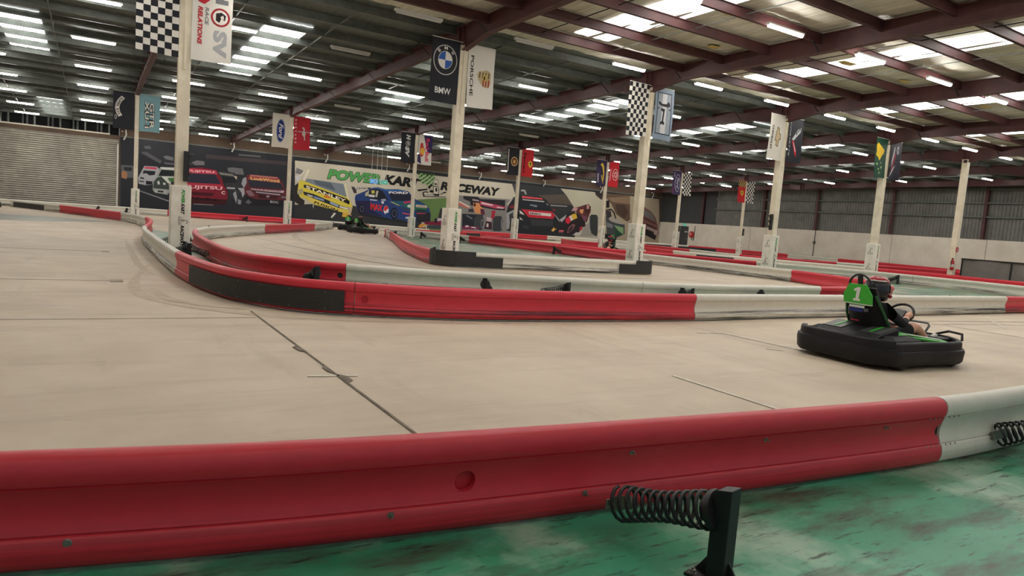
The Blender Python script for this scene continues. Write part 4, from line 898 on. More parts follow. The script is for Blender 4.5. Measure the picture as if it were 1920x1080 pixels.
# ================================================================== FLAGS
FW, FH = .86, 1.72
BK, WH, GY = (34, 35, 40), (226, 223, 214), (120, 124, 128)
def down(P, s, u_, v_, length, size, col, bold=.03, shear=0):          # lettering that reads down the flag
    P.text(s, (u_, v_), (0, length), (size, 0), col, bold, shear)
def check(P, nc, nr):
    a, b = FW/nc, FH/nr
    P.same([[(i*a, j*b), ((i+1)*a, j*b), ((i+1)*a, (j+1)*b), (i*a, (j+1)*b)] for i in range(nc) for j in range(nr) if (i+j) % 2 == 0], BK)
def d_holden(P):
    down(P, 'H', .48, .04, .34, .28, GY, .06); down(P, 'SV', .46, .98, .62, .3, (168, 170, 172), .06)
    P.ell(.6, .68, .21, .21, (158, 40, 48)); P.ell(.6, .68, .165, .165, (230, 226, 220)); P.poly([(.5, .6), (.62, .56), (.72, .62), (.7, .74), (.62, .7), (.58, .8), (.5, .76)], (40, 34, 36)); P.poly([(.6, .66), (.66, .62), (.68, .7), (.62, .72)], (222, 216, 208))
    down(P, 'RACE', .27, .5, .4, .08, (130, 130, 134), .02, .2); down(P, 'RELATIONS', .12, .5, .85, .1, (186, 44, 56), .04, .2)
    P.poly([(.12, .04), (.4, .04), (.4, .3), (.25, .44), (.12, .4)], (186, 44, 56)); P.poly([(.28, .02), (.42, .02), (.42, .26), (.34, .2)], (30, 30, 32))
def d_bmw(P):
    cx, cy, R_ = .42, .56, .36
    P.ell(cx, cy, R_, R_*1.12, (210, 210, 206), 32); P.ell(cx, cy, R_-.02, R_*1.12-.022, (44, 44, 48), 32); P.ell(cx, cy, .215, .24, (206, 206, 202), 32); P.ell(cx, cy, .2, .225, (228, 226, 220), 32)
    for a0 in (PI, 0):
        P.poly([(cx, cy)]+[(cx+.2*math.cos(a0+PI/2*i/8), cy+.225*math.sin(a0+PI/2*i/8)) for i in range(9)], (58, 96, 172))
    for s, a in (('B', -2.35), ('M', -1.57), ('W', -.75)):
        px, py = cx+.285*math.cos(a), cy+.32*math.sin(a); tx, ty = -math.sin(a), math.cos(a); nx, ny = math.cos(a), math.sin(a)
        w_ = .1 if s != 'B' else .075
        P.text(s, (px-tx*w_/2-nx*.045, py-ty*w_/2-ny*.045), (tx*w_, ty*w_), (nx*.09, ny*.09), (226, 224, 220), .015)
    P.text('BMW', (.17, 1.48), (.46, 0), (0, -.17), (222, 222, 220), .02)
def d_porsche(P):
    down(P, 'PORSCHE', .08, .28, 1.12, .1, (36, 36, 38), .02)
    P.poly([(.3, .78), (.36, .68), (.5, .66), (.6, .62), (.7, .64), (.76, .7), (.76, 1.0), (.7, 1.12), (.56, 1.12), (.42, 1.02), (.34, .92)], (190, 172, 130))
    for k in range(4): P.poly([(.38+k*.1, .7), (.41+k*.1, .7), (.40+k*.1, .86), (.37+k*.1, .86)], (70, 56, 50))
    for k in range(3): P.poly([(.5+k*.09, .9), (.54+k*.09, .9), (.53+k*.09, 1.1), (.49+k*.09, 1.1)], (160, 50, 50))
    P.poly([(.48, .8), (.6, .76), (.62, .92), (.54, .96)], (206, 176, 80)); P.poly([(.52, .82), (.57, .8), (.57, .9), (.53, .92)], (36, 32, 30))
def d_greystripe(P):
    P.poly([(.1, .14), (.76, .14), (.76, 1.54), (.1, 1.54)], (52, 62, 74)); P.poly([(.135, .175), (.725, .175), (.725, 1.505), (.135, 1.505)], (148, 158, 168))
    P.poly([(.34, .175), (.54, .175), (.54, 1.505), (.34, 1.505)], (206, 208, 208))
    P.poly([(.16, .5), (.2, .44), (.34, .52), (.54, .5), (.6, .42), (.66, .44), (.7, .56), (.6, .6), (.36, .6), (.2, .56)], (40, 38, 40))
    P.poly([(.3, .66), (.48, .68), (.46, .8), (.44, 1.08), (.5, 1.16), (.46, 1.22), (.4, 1.18), (.34, 1.22), (.3, 1.16), (.38, 1.08), (.4, .78), (.3, .74)], (44, 40, 42)); P.ell(.17, .68, .03, .03, (40, 38, 40), 10); P.ell(.68, .68, .03, .03, (40, 38, 40), 10)
def d_chev(P):
    down(P, 'CHEVROLET', .14, .42, .92, .1, (30, 30, 32), .04)
    P.poly([(.44, .44), (.56, .5), (.56, .68), (.64, .7), (.66, .92), (.58, .94), (.54, 1.22), (.42, 1.16), (.44, 1.0), (.36, .98), (.38, .72), (.44, .7)], (120, 104, 80)); P.poly([(.46, .5), (.53, .53), (.53, .7), (.61, .73), (.62, .89), (.55, .91), (.51, 1.16), (.45, 1.13), (.47, .96), (.4, .95), (.41, .75), (.47, .73)], (196, 178, 140))
def d_vette(P):
    down(P, 'CORVETTE', .06, .15, 1.35, .06, (200, 200, 202), .01, .3)
    P.poly([(.2, .82), (.56, .4), (.74, .32), (.72, .5), (.34, .86)], (196, 198, 200)); P.poly([(.2, .86), (.34, .88), (.56, 1.26), (.58, 1.5), (.46, 1.36)], (190, 46, 62)); P.poly([(.3, .92), (.36, .96), (.52, 1.24), (.5, 1.32)], (222, 196, 200))
    for k in range(3): P.poly([(.44+k*.09, .56-k*.09), (.5+k*.09, .5-k*.09), (.52+k*.09, .58-k*.09), (.46+k*.09, .65-k*.09)], (34, 34, 38))
def d_gold(P):
    P.poly([(.05, .3), (.14, .2), (.3, .62), (.52, .56), (.66, .5), (.6, .66), (.48, .74), (.3, .98), (.22, .84), (.06, .74), (.1, .6), (.2, .62)], (222, 184, 44))
    for a, b, q in ((.16, 1.12, .05), (.44, 1.06, .035), (.5, 1.26, .055), (.26, 1.34, .045), (.34, 1.5, .05)): P.ell(a, b, q, q, (176, 200, 130), 7)
def d_dark(P):
    P.poly([(.25, .3), (.34, .24), (.3, .6), (.2, .9), (.12, 1.2), (.1, .9)], (176, 176, 180)); P.poly([(.3, .56), (.44, .5), (.36, .9), (.16, 1.34), (.1, 1.3), (.22, .9)], (128, 40, 62)); P.poly([(.46, .26), (.6, .18), (.66, .46), (.56, .6), (.44, .44)], (150, 150, 154)); P.poly([(.24, 1.2), (.44, 1.06), (.2, 1.44), (.06, 1.6), (.1, 1.44)], (190, 188, 192)); P.poly([(.5, .32), (.56, .3), (.6, .44), (.54, .48)], (30, 30, 34))
def d_roo(P):                                                          # wordmark only
    C_ = [(.40, .26), (.28, .40), (.19, .58), (.16, .78), (.20, .98), (.30, 1.14)]
    def pt(t):
        k = min(int(t*5), 4); q = t*5-k; a, b = C_[k], C_[k+1]; return a[0]+(b[0]-a[0])*q, a[1]+(b[1]-a[1])*q
    L_, R_ = [], []
    for i in range(21):
        t = i/20; x, y = pt(t); x2, y2 = pt(min(t+.02, 1)); x1, y1 = pt(max(t-.02, 0)); d = Vector((x2-x1, y2-y1)).normalized(); n = Vector((-d.y, d.x)); L_.append((x+n.x*.085, y+n.y*.085)); R_.append((x-n.x*.085, y-n.y*.085))
    P.same([[L_[i], L_[i+1], R_[i+1], R_[i]] for i in range(20)], (226, 222, 214))
    for k, ch in enumerate('SUPER ROO'):
        if ch == ' ': continue
        t = .06+k*.098; x, y = pt(t); x2, y2 = pt(t+.08); d = Vector((x2-x, y2-y)); n = Vector((d.y, -d.x)).normalized()
        P.text(ch, (x-n.x*.055, y-n.y*.055), (d.x*.92, d.y*.92), (n.x*.11, n.y*.11), (30, 30, 34), .05)
    P.ell(.11, 1.2, .05, .1, (200, 196, 190), 16); P.ell(.11, 1.2, .03, .07, (44, 44, 50), 16)
def d_xu1(P):
    for col, bo, d in (((40, 44, 48), .09, -.02), ((228, 226, 216), .02, 0)):
        down(P, 'GTR', .42+d, .36+d, 1.22-2*d, .19-2*d, col, bo); down(P, 'XU-1', .22+d, .3+d, 1.26-2*d, .17-2*d, col, bo)
def d_ford(P, bgc=None):
    P.ell(.43, .86, .235, .62, (206, 206, 200), 32); P.ell(.43, .86, .215, .6, (40, 62, 128), 32); P.ell(.43, .86, .2, .575, (206, 206, 204), 32); P.ell(.43, .86, .19, .56, (34, 54, 120), 32)
    down(P, 'Ford', .33, .48, .8, .22, (232, 230, 226), .02, .35)
def d_mustang(P):
    for k, ch in enumerate('MUSTANG'): down(P, ch, .06, .14+.19*k, .1, .09, (226, 200, 196), .03)
    for a, c in ((.24, (206, 200, 196)), (.27, (60, 40, 44)), (.3, (206, 200, 196))): P.poly([(a-.02 if a > .25 else .22, .74+(a-.24)*.5), (.8, .74+(a-.24)*.5), (.8, .76+(a-.24)*.5), (.22, .76+(a-.24)*.5)], c)
    P.poly([(.46, .5), (.56, .56), (.6, .66), (.56, .72), (.64, .84), (.6, 1.0), (.62, 1.2), (.56, 1.2), (.54, 1.02), (.44, .92), (.46, .78), (.52, .66), (.44, .58)], (206, 196, 186))
def d_hsv(P):
    down(P, 'H', .3, .12, .3, .26, (222, 220, 216), .07, .2); down(P, 'SV', .26, .78, .62, .26, (222, 220, 216), .07, .2); P.ell(.42, .62, .14, .15, (206, 204, 200), 20); P.ell(.42, .62, .11, .12, BK, 20); P.poly([(.36, .56), (.46, .54), (.48, .68), (.4, .7)], (200, 198, 194))
def d_bull(P):
    P.poly([(.3, .05), (FW, .02), (FW, 1.0), (.62, 1.0), (.5, .8), (.42, .5)], (52, 44, 92)); P.poly([(0, 1.1), (.16, 1.2), (.22, 1.7), (0, 1.6)], (60, 52, 92))
    down(P, 'Red Bull', .44, .2, 1.3, .24, (214, 60, 92), .03); P.poly([(.12, .5), (.26, .48), (.32, .7), (.42, .84), (.36, 1.1), (.24, 1.3), (.14, 1.2), (.1, .9)], (196, 60, 56)); P.ell(.26, .95, .13, .2, (232, 176, 66), 16)
def d_crest(P):
    P.poly([(.04, .1), (.1, .1), (.1, 1.5), (.04, 1.5)], (206, 202, 196)); P.ell(.52, .86, .26, .3, (206, 176, 120), 20); P.ell(.52, .86, .2, .24, (120, 70, 56), 16); P.ell(.52, .88, .09, .12, (212, 182, 90), 12)
def d_ferrari(P, check_top=False):
    if check_top:
        P.same([[(i*.123, .05+j*.11), ((i+1)*.123, .05+j*.11), ((i+1)*.123, .16+j*.11), (i*.123, .16+j*.11)] for i in range(7) for j in range(4) if (i+j) % 2], (40, 36, 34)); P.same([[(i*.123, .05+j*.11), ((i+1)*.123, .05+j*.11), ((i+1)*.123, .16+j*.11), (i*.123, .16+j*.11)] for i in range(7) for j in range(4) if (i+j) % 2 == 0], (206, 178, 110))
        P.poly([(.3, .8), (.62, .8), (.66, 1.0), (.5, 1.2), (.34, 1.02)], (226, 190, 60)); P.poly([(.42, .86), (.54, .86), (.54, 1.02), (.46, 1.08)], (36, 32, 30)); return
    down(P, 'Ferrari', .1, .24, 1.24, .2, (38, 24, 28), .03); P.poly([(.5, .78), (.62, .68), (.76, .78), (.78, .98), (.64, 1.14), (.5, 1.0)], (232, 196, 70)); P.poly([(.6, .78), (.68, .8), (.66, .92), (.7, 1.02), (.62, .98), (.58, .88)], (34, 32, 30))
def d_navy(P):
    P.poly([(.3, .3), (.46, .16), (.62, .4), (.7, .9), (.66, 1.4), (.56, 1.3), (.6, .9), (.46, .44)], (226, 196, 70)); P.poly([(.36, .6), (.5, .56), (.52, .9), (.42, .96)], (40, 36, 60)); P.poly([(.4, 1.0), (.48, 1.0), (.66, 1.56), (.6, 1.56)], (226, 196, 70)); down(P, 'RACING', .1, .9, .62, .12, (214, 212, 214), .03, .2)
def d_toyota(P):
    down(P, 'TOYOTA', .06, .5, .86, .12, (232, 206, 202), .04)
    def ring(cx, cy, rx, ry, wd, n=24):
        P.same([[(cx+rx*math.cos(a), cy+ry*math.sin(a)), (cx+rx*math.cos(b), cy+ry*math.sin(b)), (cx+(rx-wd)*math.cos(b), cy+(ry-wd)*math.sin(b)), (cx+(rx-wd)*math.cos(a), cy+(ry-wd)*math.sin(a))] for a, b in ((2*PI*i/n, 2*PI*(i+1)/n) for i in range(n))], (232, 206, 202))
    ring(.56, .86, .24, .4, .045); ring(.6, .86, .12, .22, .04); ring(.5, .86, .2, .13, .04)
def d_purple(P):
    down(P, 'FORD', .1, .1, .34, .1, (196, 190, 210), .03); P.ell(.5, .86, .26, .64, (196, 196, 204), 28); P.ell(.5, .86, .22, .6, (60, 52, 96), 28); down(P, 'Ford', .4, .46, .8, .22, (206, 204, 212), .02, .35); down(P, 'RACING', .06, 1.2, .4, .07, (180, 60, 90), .03)
FLAGS = [('A', 0, -1, WH, lambda P: check(P, 6, 12), 'big black and white chequered flag at the top left corner'),
         ('A', 0, 1, WH, d_holden, 'white flag with grey HSV letters, red round badge and RELATIONS wording'),
         ('A', 1, -1, (40, 41, 46), d_bmw, 'black flag with the blue and white BMW roundel'),
         ('A', 1, 1, (224, 221, 212), d_porsche, 'white flag with PORSCHE lettering and crest'),
         ('A', 2, -1, WH, lambda P: check(P, 7, 12), 'chequered flag beside the grey striped flag near the picture centre'),
         ('A', 2, 1, (132, 148, 164), d_greystripe, 'grey blue flag with pale centre stripe and black outline frame'),
         ('A', 3, -1, (214, 210, 198), d_chev, 'cream flag with CHEVROLET lettering and gold cross badge'),
         ('A', 3, 1, (34, 36, 44), d_vette, 'black flag with silver and red crossed wing emblem'),
         ('A', 4, -1, (38, 74, 58), d_gold, 'dark green flag with golden emblem and pale stars'),
         ('A', 4, 1, (38, 38, 46), d_dark, 'black flag with grey and crimson streaks right of the green flag'),
         ('B', 0, -1, (40, 42, 48), d_roo, 'black flag with white SUPER ROO wording'),
         ('B', 0, 1, (126, 168, 176), d_xu1, 'pale blue flag reading GTR XU-1'),
         ('B', 1, -1, (222, 216, 202), d_ford, 'white flag with upright blue Ford oval'),
         ('B', 1, 1, (186, 44, 58), d_mustang, 'red flag with MUSTANG wording and running horse'),
         ('B', 2, -1, (38, 38, 44), d_hsv, 'black flag with slanted white HSV letters'),
         ('B', 2, 1, (222, 216, 206), d_bull, 'navy and white Red Bull flag'),
         ('B', 3, -1, (40, 40, 46), d_crest, 'black flag with small golden crest'),
         ('B', 3, 1, (200, 40, 48), d_ferrari, 'red flag with black Ferrari lettering and yellow shield'),
         ('B', 4, -1, (62, 52, 84), d_navy, 'navy purple flag with yellow curved emblem'),
         ('B', 4, 1, (206, 42, 52), d_toyota, 'red flag with white TOYOTA lettering and oval rings'),
         ('B', 5, -1, (66, 56, 92), d_purple, 'dark purple flag with silver Ford oval'),
         ('B', 5, 1, WH, lambda P: check(P, 6, 11), 'chequered flag beside the dark purple Ford flag'),
         ('B', 6, -1, (190, 44, 46), lambda P: d_ferrari(P, True), 'red flag with chequered top band and yellow shield'),
         ('B', 6, 1, WH, lambda P: check(P, 6, 11), 'farthest right chequered flag beside the red shield flag')]
for fi, (row, i, side, base, draw, lab) in enumerate(FLAGS):
    yc = YA if row == 'A' else YB; hz = zb(yc)-.02; x = X0+i*DX; rnd = random.Random(fi)
    x0 = x-.15-FW if side < 0 else x+.13
    if row == 'B': x0 = x-.12-FW if side < 0 else x+.10
    ph, am, fq = rnd.uniform(0, 6), rnd.uniform(.012, .035), rnd.uniform(6, 9); sag = rnd.uniform(-.02, .04)
    yy = yc-.16 if row == 'A' else yc-.12
    def fn(a, b, l, x0=x0, yy=yy, hz=hz, ph=ph, am=am, fq=fq, sag=sag):
        k = b/FH; wv = am*k*math.sin(fq*a+ph+b*1.3)+.03*k*math.sin(b*2.2+ph)
        return (x0+a+sag*k*k-.02*k*math.sin(ph), yy+wv-.004-.0008*l, hz-b-.02*k*math.sin(a*4+ph))
    t_ = thing('flag', lab, 'flag', (0, 0, 0), 0, 'racing flags hung from the columns')
    P = Pr(); nx, ny = 12, 16
    P.same([[(FW*(p+dx)/nx, FH*(q+dy)/ny) for dx, dy in ((0, 0), (1, 0), (1, 1), (0, 1))] for p in range(nx) for q in range(ny)], base)
    cl_ = P.build('flag_cloth', fn, t_)
    bm = bmesh.new(); bm.from_mesh(cl_.data); bmesh.ops.remove_doubles(bm, verts=bm.verts, dist=1e-4); bm.to_mesh(cl_.data); bm.free(); smooth(cl_.data, 60)
    P = Pr(); P.lay = 5; draw(P); P.build('flag_print', fn, cl_, .09)
    mb = MB(); ex = x+.06*side; mb.tube([(ex, yy+.02, hz+.012), (x0 if side < 0 else x0+FW, yy, hz+.012)], .014, 6); obj('flag_rod', mb, HOUSING, t_)

# ================================================================== TRACK BARRIERS
HP = [(0, .452), (.03, .447), (.054, .432), (.068, .405), (.07, .37), (.061, .338), (.050, .3355), (.050, .3315), (.058, .328), (.053, .318), (.047, .300), (.037, .265), (.033, .225), (.037, .185), (.048, .152), (.043, .149), (.043, .1455), (.056, .142), (.062, .130), (.068, .105), (.068, .07), (.058, .035), (.04, .02), (0, .02)]
PROF = HP + [(-a, b) for a, b in HP[-2:0:-1]]
NPF = len(PROF)
class Path:
    def __init__(s, pts, step=.25):
        P = cat_rom([Vector((x, y, 0)) for x, y in pts], 14); s.P = [P[0]]; s.S = [0]
        for p in P[1:]:
            d = (p-s.P[-1]).length
            if d > 1e-4: s.P.append(p); s.S.append(s.S[-1]+d)
        s.L = s.S[-1]; s.step = step
    def at(s, t):
        t = min(max(t, 0), s.L)
        lo, hi = 0, len(s.S)-1
        while hi-lo > 1:
            m = (lo+hi)//2
            if s.S[m] <= t: lo = m
            else: hi = m
        k = (t-s.S[lo])/(s.S[hi]-s.S[lo]); return s.P[lo].lerp(s.P[hi], k)
    def tan(s, t): return (s.at(t+.12)-s.at(t-.12)).normalized()
    def near(s, x, y):
        q = Vector((x, y, 0)); return min(zip(s.P, s.S), key=lambda a: (a[0]-q).length)[1]
def rail_mesh(path, a, b, step):
    n = max(2, int(math.ceil((b-a)/step))+1); mb = MB(); v = []
    for i in range(n):
        t = a+(b-a)*i/(n-1); p = path.at(t); d = path.tan(t); nn = Vector((-d.y, d.x, 0))
        v += [tuple(p+nn*q+Vector((0, 0, z))) for q, z in PROF]
    fc = [(i*NPF+j, i*NPF+(j+1) % NPF, (i+1)*NPF+(j+1) % NPF, (i+1)*NPF+j) for i in range(n-1) for j in range(NPF)]
    mb.add(v, fc+[tuple(range(NPF))[::-1], tuple((n-1)*NPF+j for j in range(NPF))]); return mb
def plate_mesh(path, a, b, side, z0, z1, off=.078, th=.014, step=.2):
    n = max(2, int((b-a)/step)+2); mb = MB(); v = []
    for i in range(n):
        t = a+(b-a)*i/(n-1); p = path.at(t); d = path.tan(t); nn = Vector((-d.y, d.x, 0))*side
        for q, z in ((off, z0), (off, z1), (off+th, z1), (off+th, z0)): v.append(tuple(p+nn*q+Vector((0, 0, z))))
    fc = [(i*4+j, i*4+(j+1) % 4, (i+1)*4+(j+1) % 4, (i+1)*4+j) for i in range(n-1) for j in range(4)]
    mb.add(v, fc+[(0, 1, 2, 3), tuple((n-1)*4+j for j in range(4))]); return mb
def run(label, pts, breaks, step=.3, plates=(), group='plastic track barriers', seclen=6.0, mats=(RED, WHITE)):
    """breaks: [(colour, end point or None), ...] along the path; plates: (from point, to point, side, z0, z1)"""
    pa = Path(pts); t_ = thing('track_barrier', label, 'barrier', (0, 0, 0), 0, group); a = 0
    for col, end in breaks:
        b = pa.L if end is None else pa.near(*end)
        if b-a < .05: continue
        n = max(1, int(round((b-a)/seclen)))                              # long colour runs are several sections bolted end to end
        for k in range(n):
            obj('rail_section', rail_mesh(pa, a+(b-a)*k/n+.006, a+(b-a)*(k+1)/n-.006, step), mats[0] if col == 'r' else mats[1], t_, 50)
        a = b
    for p, q, side, z0, z1 in plates:
        u_, v_ = sorted((pa.near(*p), pa.near(*q))); obj('bumper_plate', plate_mesh(pa, u_, v_, side, z0, z1), BLACKP, t_)
    t_['_'] = 0; del t_['_']
    return pa, t_
R1p = [(-11, 7.2), (-8, 5.6), (-5, 4.3), (-2.5, 3.45), (-.26, 2.93), (.9, 2.70), (2.6, 2.50), (4.85, 2.30), (6.3, 2.30), (8.5, 2.36), (11, 2.45), (16, 2.6), (24, 2.9), (30, 3.2)]
R2p = [(-4.2, 52.6), (-3.5, 51.1), (-2.1, 47.8), (1.3, 38.9), (1.9, 34.5), (2.05, 31.5), (1.75, 27), (1.35, 23), (1.3, 18.4), (1.32, 14.7), (1.35, 13.2), (1.46, 11.8), (1.65, 10.6), (1.92, 9.85), (2.35, 9.2), (2.95, 8.8), (3.9, 8.43), (5.2, 8.17), (8.3, 7.98), (11, 8.1), (15, 8.22), (20.3, 8.36), (24, 8.45), (30.5, 8.7)]
R3p = [(14.65, 48.4), (11.5, 41.2), (6.75, 32.7), (4.0, 27.2), (3.05, 24.5), (2.6, 22), (2.42, 19), (2.35, 16), (2.4, 14.5), (2.6, 13.5), (2.95, 12.85), (3.75, 11.9), (6.2, 10.8), (9.8, 9.75), (14.6, 9.85), (16.8, 10.0), (18.8, 10.5), (20.7, 12.4), (21.75, 15.8), (21.6, 18.6), (21.3, 21.5), (21.1, 24)]
Ip = [(16.5, 18.1), (16.15, 17.3), (15.7, 17.05), (14.5, 16.97), (11.3, 17.2), (9.4, 17.45), (8.72, 17.72), (8.55, 18.4), (9.2, 21.2), (10.25, 24.7), (11.9, 29.5), (13.5, 34.3), (14.5, 37.6), (16, 39.7), (17.3, 39), (18.6, 34.5), (19.4, 30), (19.5, 26), (18.8, 22), (17.6, 19.4)]
R10p = [(20.6, 36.6), (20.8, 33.3), (21.9, 28), (23.6, 25.6), (25, 23.6), (26.6, 21.3), (28.4, 19.3), (29.7, 17.2), (30.3, 14.3), (30.45, 12), (30.5, 9.4)]
R7p = [(30.6, 33.2), (30.3, 28.8), (31.6, 26), (34, 23), (35.4, 20), (36.2, 17.4), (36.5, 14.2), (36.5, 10)]
S2p = [(37.8, 42), (36.9, 36), (35.8, 31.5), (37, 28.2), (40, 26), (43.5, 24.6), (46, 23.2), (47, 18), (47, 12)]
S1p = [(45.5, 50.6), (50, 48.3), (52.2, 44), (52.8, 38), (52.95, 30), (52.95, 20), (52.95, 10)]
RLp = [(-9, 54.2), (-3, 54.5), (1.5, 54.2), (5, 53.1), (8, 52.6), (12, 52.5), (16, 51.3), (19.3, 48.3), (20.6, 45.6)]
R11p = [(18.3, 41.9), (21, 42.9), (25.2, 45.7)]
R13p = [(25.8, 49.9), (31, 50.4), (36, 50.4), (41, 50.2), (44.5, 50.2)]
R12p = [(30.6, 42.6), (29.5, 39), (30.6, 37.2), (33.5, 36.6)]
pR1, near_run = run('long red and white plastic barrier across the foreground with coil spring post', R1p, [('w', (-3.2, 3.65)), ('r', (4.86, 2.30)), ('w', (10.5, 2.43)), ('r', (18, 2.67)), ('w', None)], .1, seclen=20, mats=(RED_CLEAN, WHITE_CLEAN))
pR2, mid_run = run('sweeping red and white barrier with black plate bending round the nearest corner', R2p,
             [('w', (-1.4, 46)), ('r', (1.35, 38.9)), ('w', (2.0, 33.2)), ('r', (1.45, 24)), ('w', (1.35, 13.4)), ('r', (3.0, 8.78)), ('r', (8.45, 7.98)), ('w', (20.25, 8.36)), ('r', None)], .16,
             [((-4.0, 52.1), (-2.2, 48), -1, .03, .33), ((1.42, 12.0), (2.92, 8.82), -1, .06, .335)], seclen=13)
pR3, hair_run = run('red and white hairpin barrier behind the padded column, back face towards us', R3p,
             [('w', (11.3, 40.8)), ('r', (6.75, 32.7)), ('w', (2.8, 23.3)), ('r', (3.82, 11.82)), ('w', (14.6, 9.85)), ('r', (21.72, 15.9)), ('w', None)], .16)
pI, isl_run = run('barrier with black corner plates round the green island of two columns', Ip,
             [('w', (8.9, 17.6)), ('r', (13.5, 34.3)), ('w', (14.0, 36)), ('r', (15.0, 38.6)), ('w', (18.5, 34.8)), ('r', (18.4, 20.9)), ('w', None)], .2,
             [((16.35, 17.7), (15.2, 17.0), 1, .03, .46), ((15.75, 17.05), (14.55, 16.97), 1, .03, .33), ((9.45, 17.44), (8.56, 18.3), 1, .03, .46), ((10.4, 17.30), (9.4, 17.45), 1, .03, .33)])
pR10, _ = run('red then white barrier beyond the island, running right behind the kart driver', R10p, [('r', (26.6, 21.3)), ('w', None)], .3, [((20.6, 36.6), (20.75, 34.4), 1, .1, .4)])
pR7, _ = run('white and red barrier in front of the mesh fence on the right', R7p, [('r', (30.4, 30.6)), ('w', (35.2, 20.6)), ('r', None)], .35, [((30.3, 28.6), (31.2, 26.6), -1, .02, .34)])
run('distant red and white barrier between the fence and the far white wall', S2p, [('r', (36.8, 35.4)), ('w', (36.2, 30.2)), ('r', (40, 26)), ('w', (42, 25.2)), ('r', None)], .5)
run('red and white barrier along the foot of the far white wall', S1p, [('w', (50, 48.3)), ('r', (52.75, 39)), ('w', (52.9, 34.5)), ('r', None)], .5, [((46.2, 50.4), (51.5, 46), -1, .02, .3)])
pRL, _ = run('long white then red barrier below the roller door and mural', RLp, [('w', (4.6, 53.2)), ('r', (13.8, 52.2)), ('w', None)], .4, [((15.5, 51.5), (18.4, 49.4), -1, .03, .32)])
run('short red barrier with black end plate under the mural, right of the near column', R11p, [('r', None)], .4, [((23.4, 44.4), (25.1, 45.65), -1, .02, .36)])
run('red and white barrier at the foot of the motorbike print', R13p, [('r', (34.5, 50.45)), ('w', None)], .5)
run('small curved red and white barrier below the black and red printed car', R12p, [('r', (30.4, 37.4)), ('w', None)], .3)
mb = MB(); p = pR3.at(.02); d = pR3.tan(.02); nn = Vector((-d.y, d.x, 0)); mb.add([tuple(p-d*.05+nn*s*.1+Vector((0, 0, z))) for s, z in ((-1, .02), (1, .02), (1, .47), (-1, .47))]+[tuple(p+d*.02+nn*s*.1+Vector((0, 0, z))) for s, z in ((-1, .02), (1, .02), (1, .47), (-1, .47))], [(0, 1, 2, 3), (7, 6, 5, 4), (0, 4, 5, 1), (1, 5, 6, 2), (2, 6, 7, 3), (3, 7, 4, 0)]); obj('end_cap', mb, BLACKP, hair_run)
# bolts, rivets and the hole on the near rail
me_b = MB(); me_b.lathe([(0, .012), (.006, .012), (.006, .004), (.014, .004), (.016, .002), (.016, 0)], 12); me_b = me_b.mesh('bolt'); fixn(me_b); me_b.materials.append(ZINC)
me_bs = MB(); me_bs.lathe([(0, .028), (.0045, .028), (.0045, .008), (.009, .008), (.009, .003), (.015, .003), (.015, 0)], 10); me_bs = me_bs.mesh('bolt_stud'); fixn(me_bs); me_bs.materials.append(ZINC)
me_r = MB(); me_r.lathe([(0, .004), (.003, .0035), (.005, 0)], 8); me_r = me_r.mesh('rivet'); fixn(me_r); me_r.materials.append(ZINC)
def face_off(z):
    for (a, p_), (b, q_) in zip(HP, HP[1:]):
        if q_ <= z <= p_: return a+(b-a)*(p_-z)/max(p_-q_, 1e-6)
    return .07
def on_face(name, me, path, t, z, side, parent):
    p = path.at(t); d = path.tan(t); nn = Vector((-d.y, d.x, 0))*side; o = link(name, me, parent)
    o.location = p+nn*(face_off(z)-.001)+Vector((0, 0, z)); o.rotation_euler = nn.to_track_quat('Z', 'Y').to_euler(); return o
sec = [c for c in near_run.children if c.name.startswith('rail_section')]
for x, y, z, me in ((.0, 2.9, .125, me_b), (1.08, 2.68, .125, me_bs), (2.0, 2.56, .125, me_bs), (2.27, 2.53, .305, me_bs), (3.27, 2.44, .305, me_bs), (4.3, 2.35, .305, me_bs)):
    on_face('bolt', me, pR1, pR1.near(x, y), z, -1, near_run)
tj = pR1.near(4.86, 2.30)
for z in (.328, .14):
    for k in (-3, -2, -1, 1, 2, 3): on_face('rivet', me_r, pR1, tj+.055*k, z, -1, near_run).scale = (1.5, 1.5, 1.5)
def bore(sec, path, t, z, side, rad, depth):
    """cut a round pocket into a rail section"""
    p = path.at(t); d = path.tan(t); nn = Vector((-d.y, d.x, 0))*side; fo = face_off(z)
    mb = MB(); mb.lathe([(0, -depth), (rad, -depth), (rad, .05), (0, .05)], 28, Matrix.Translation(p+nn*fo+Vector((0, 0, z))) @ nn.to_track_quat('Z', 'Y').to_matrix().to_4x4())
    cu = obj('cutter', mb, RED); md = sec.modifiers.new('b', 'BOOLEAN'); md.object = cu; md.operation = 'DIFFERENCE'; md.solver = 'EXACT'
    bpy.context.view_layer.update(); old = sec.data; me = bpy.data.meshes.new_from_object(sec.evaluated_get(bpy.context.evaluated_depsgraph_get())); sec.modifiers.clear(); sec.data = me
    bpy.data.objects.remove(cu, do_unlink=True)
def section_at(run_, path, t):
    p = path.at(t); best = None
    for c in run_.children:
        if c.name.startswith('rail_section'):
            d = min((Vector(v.co)-p).xy.length for v in c.data.vertices)
            if best is None or d < best[0]: best = (d, c)
    return best[1]
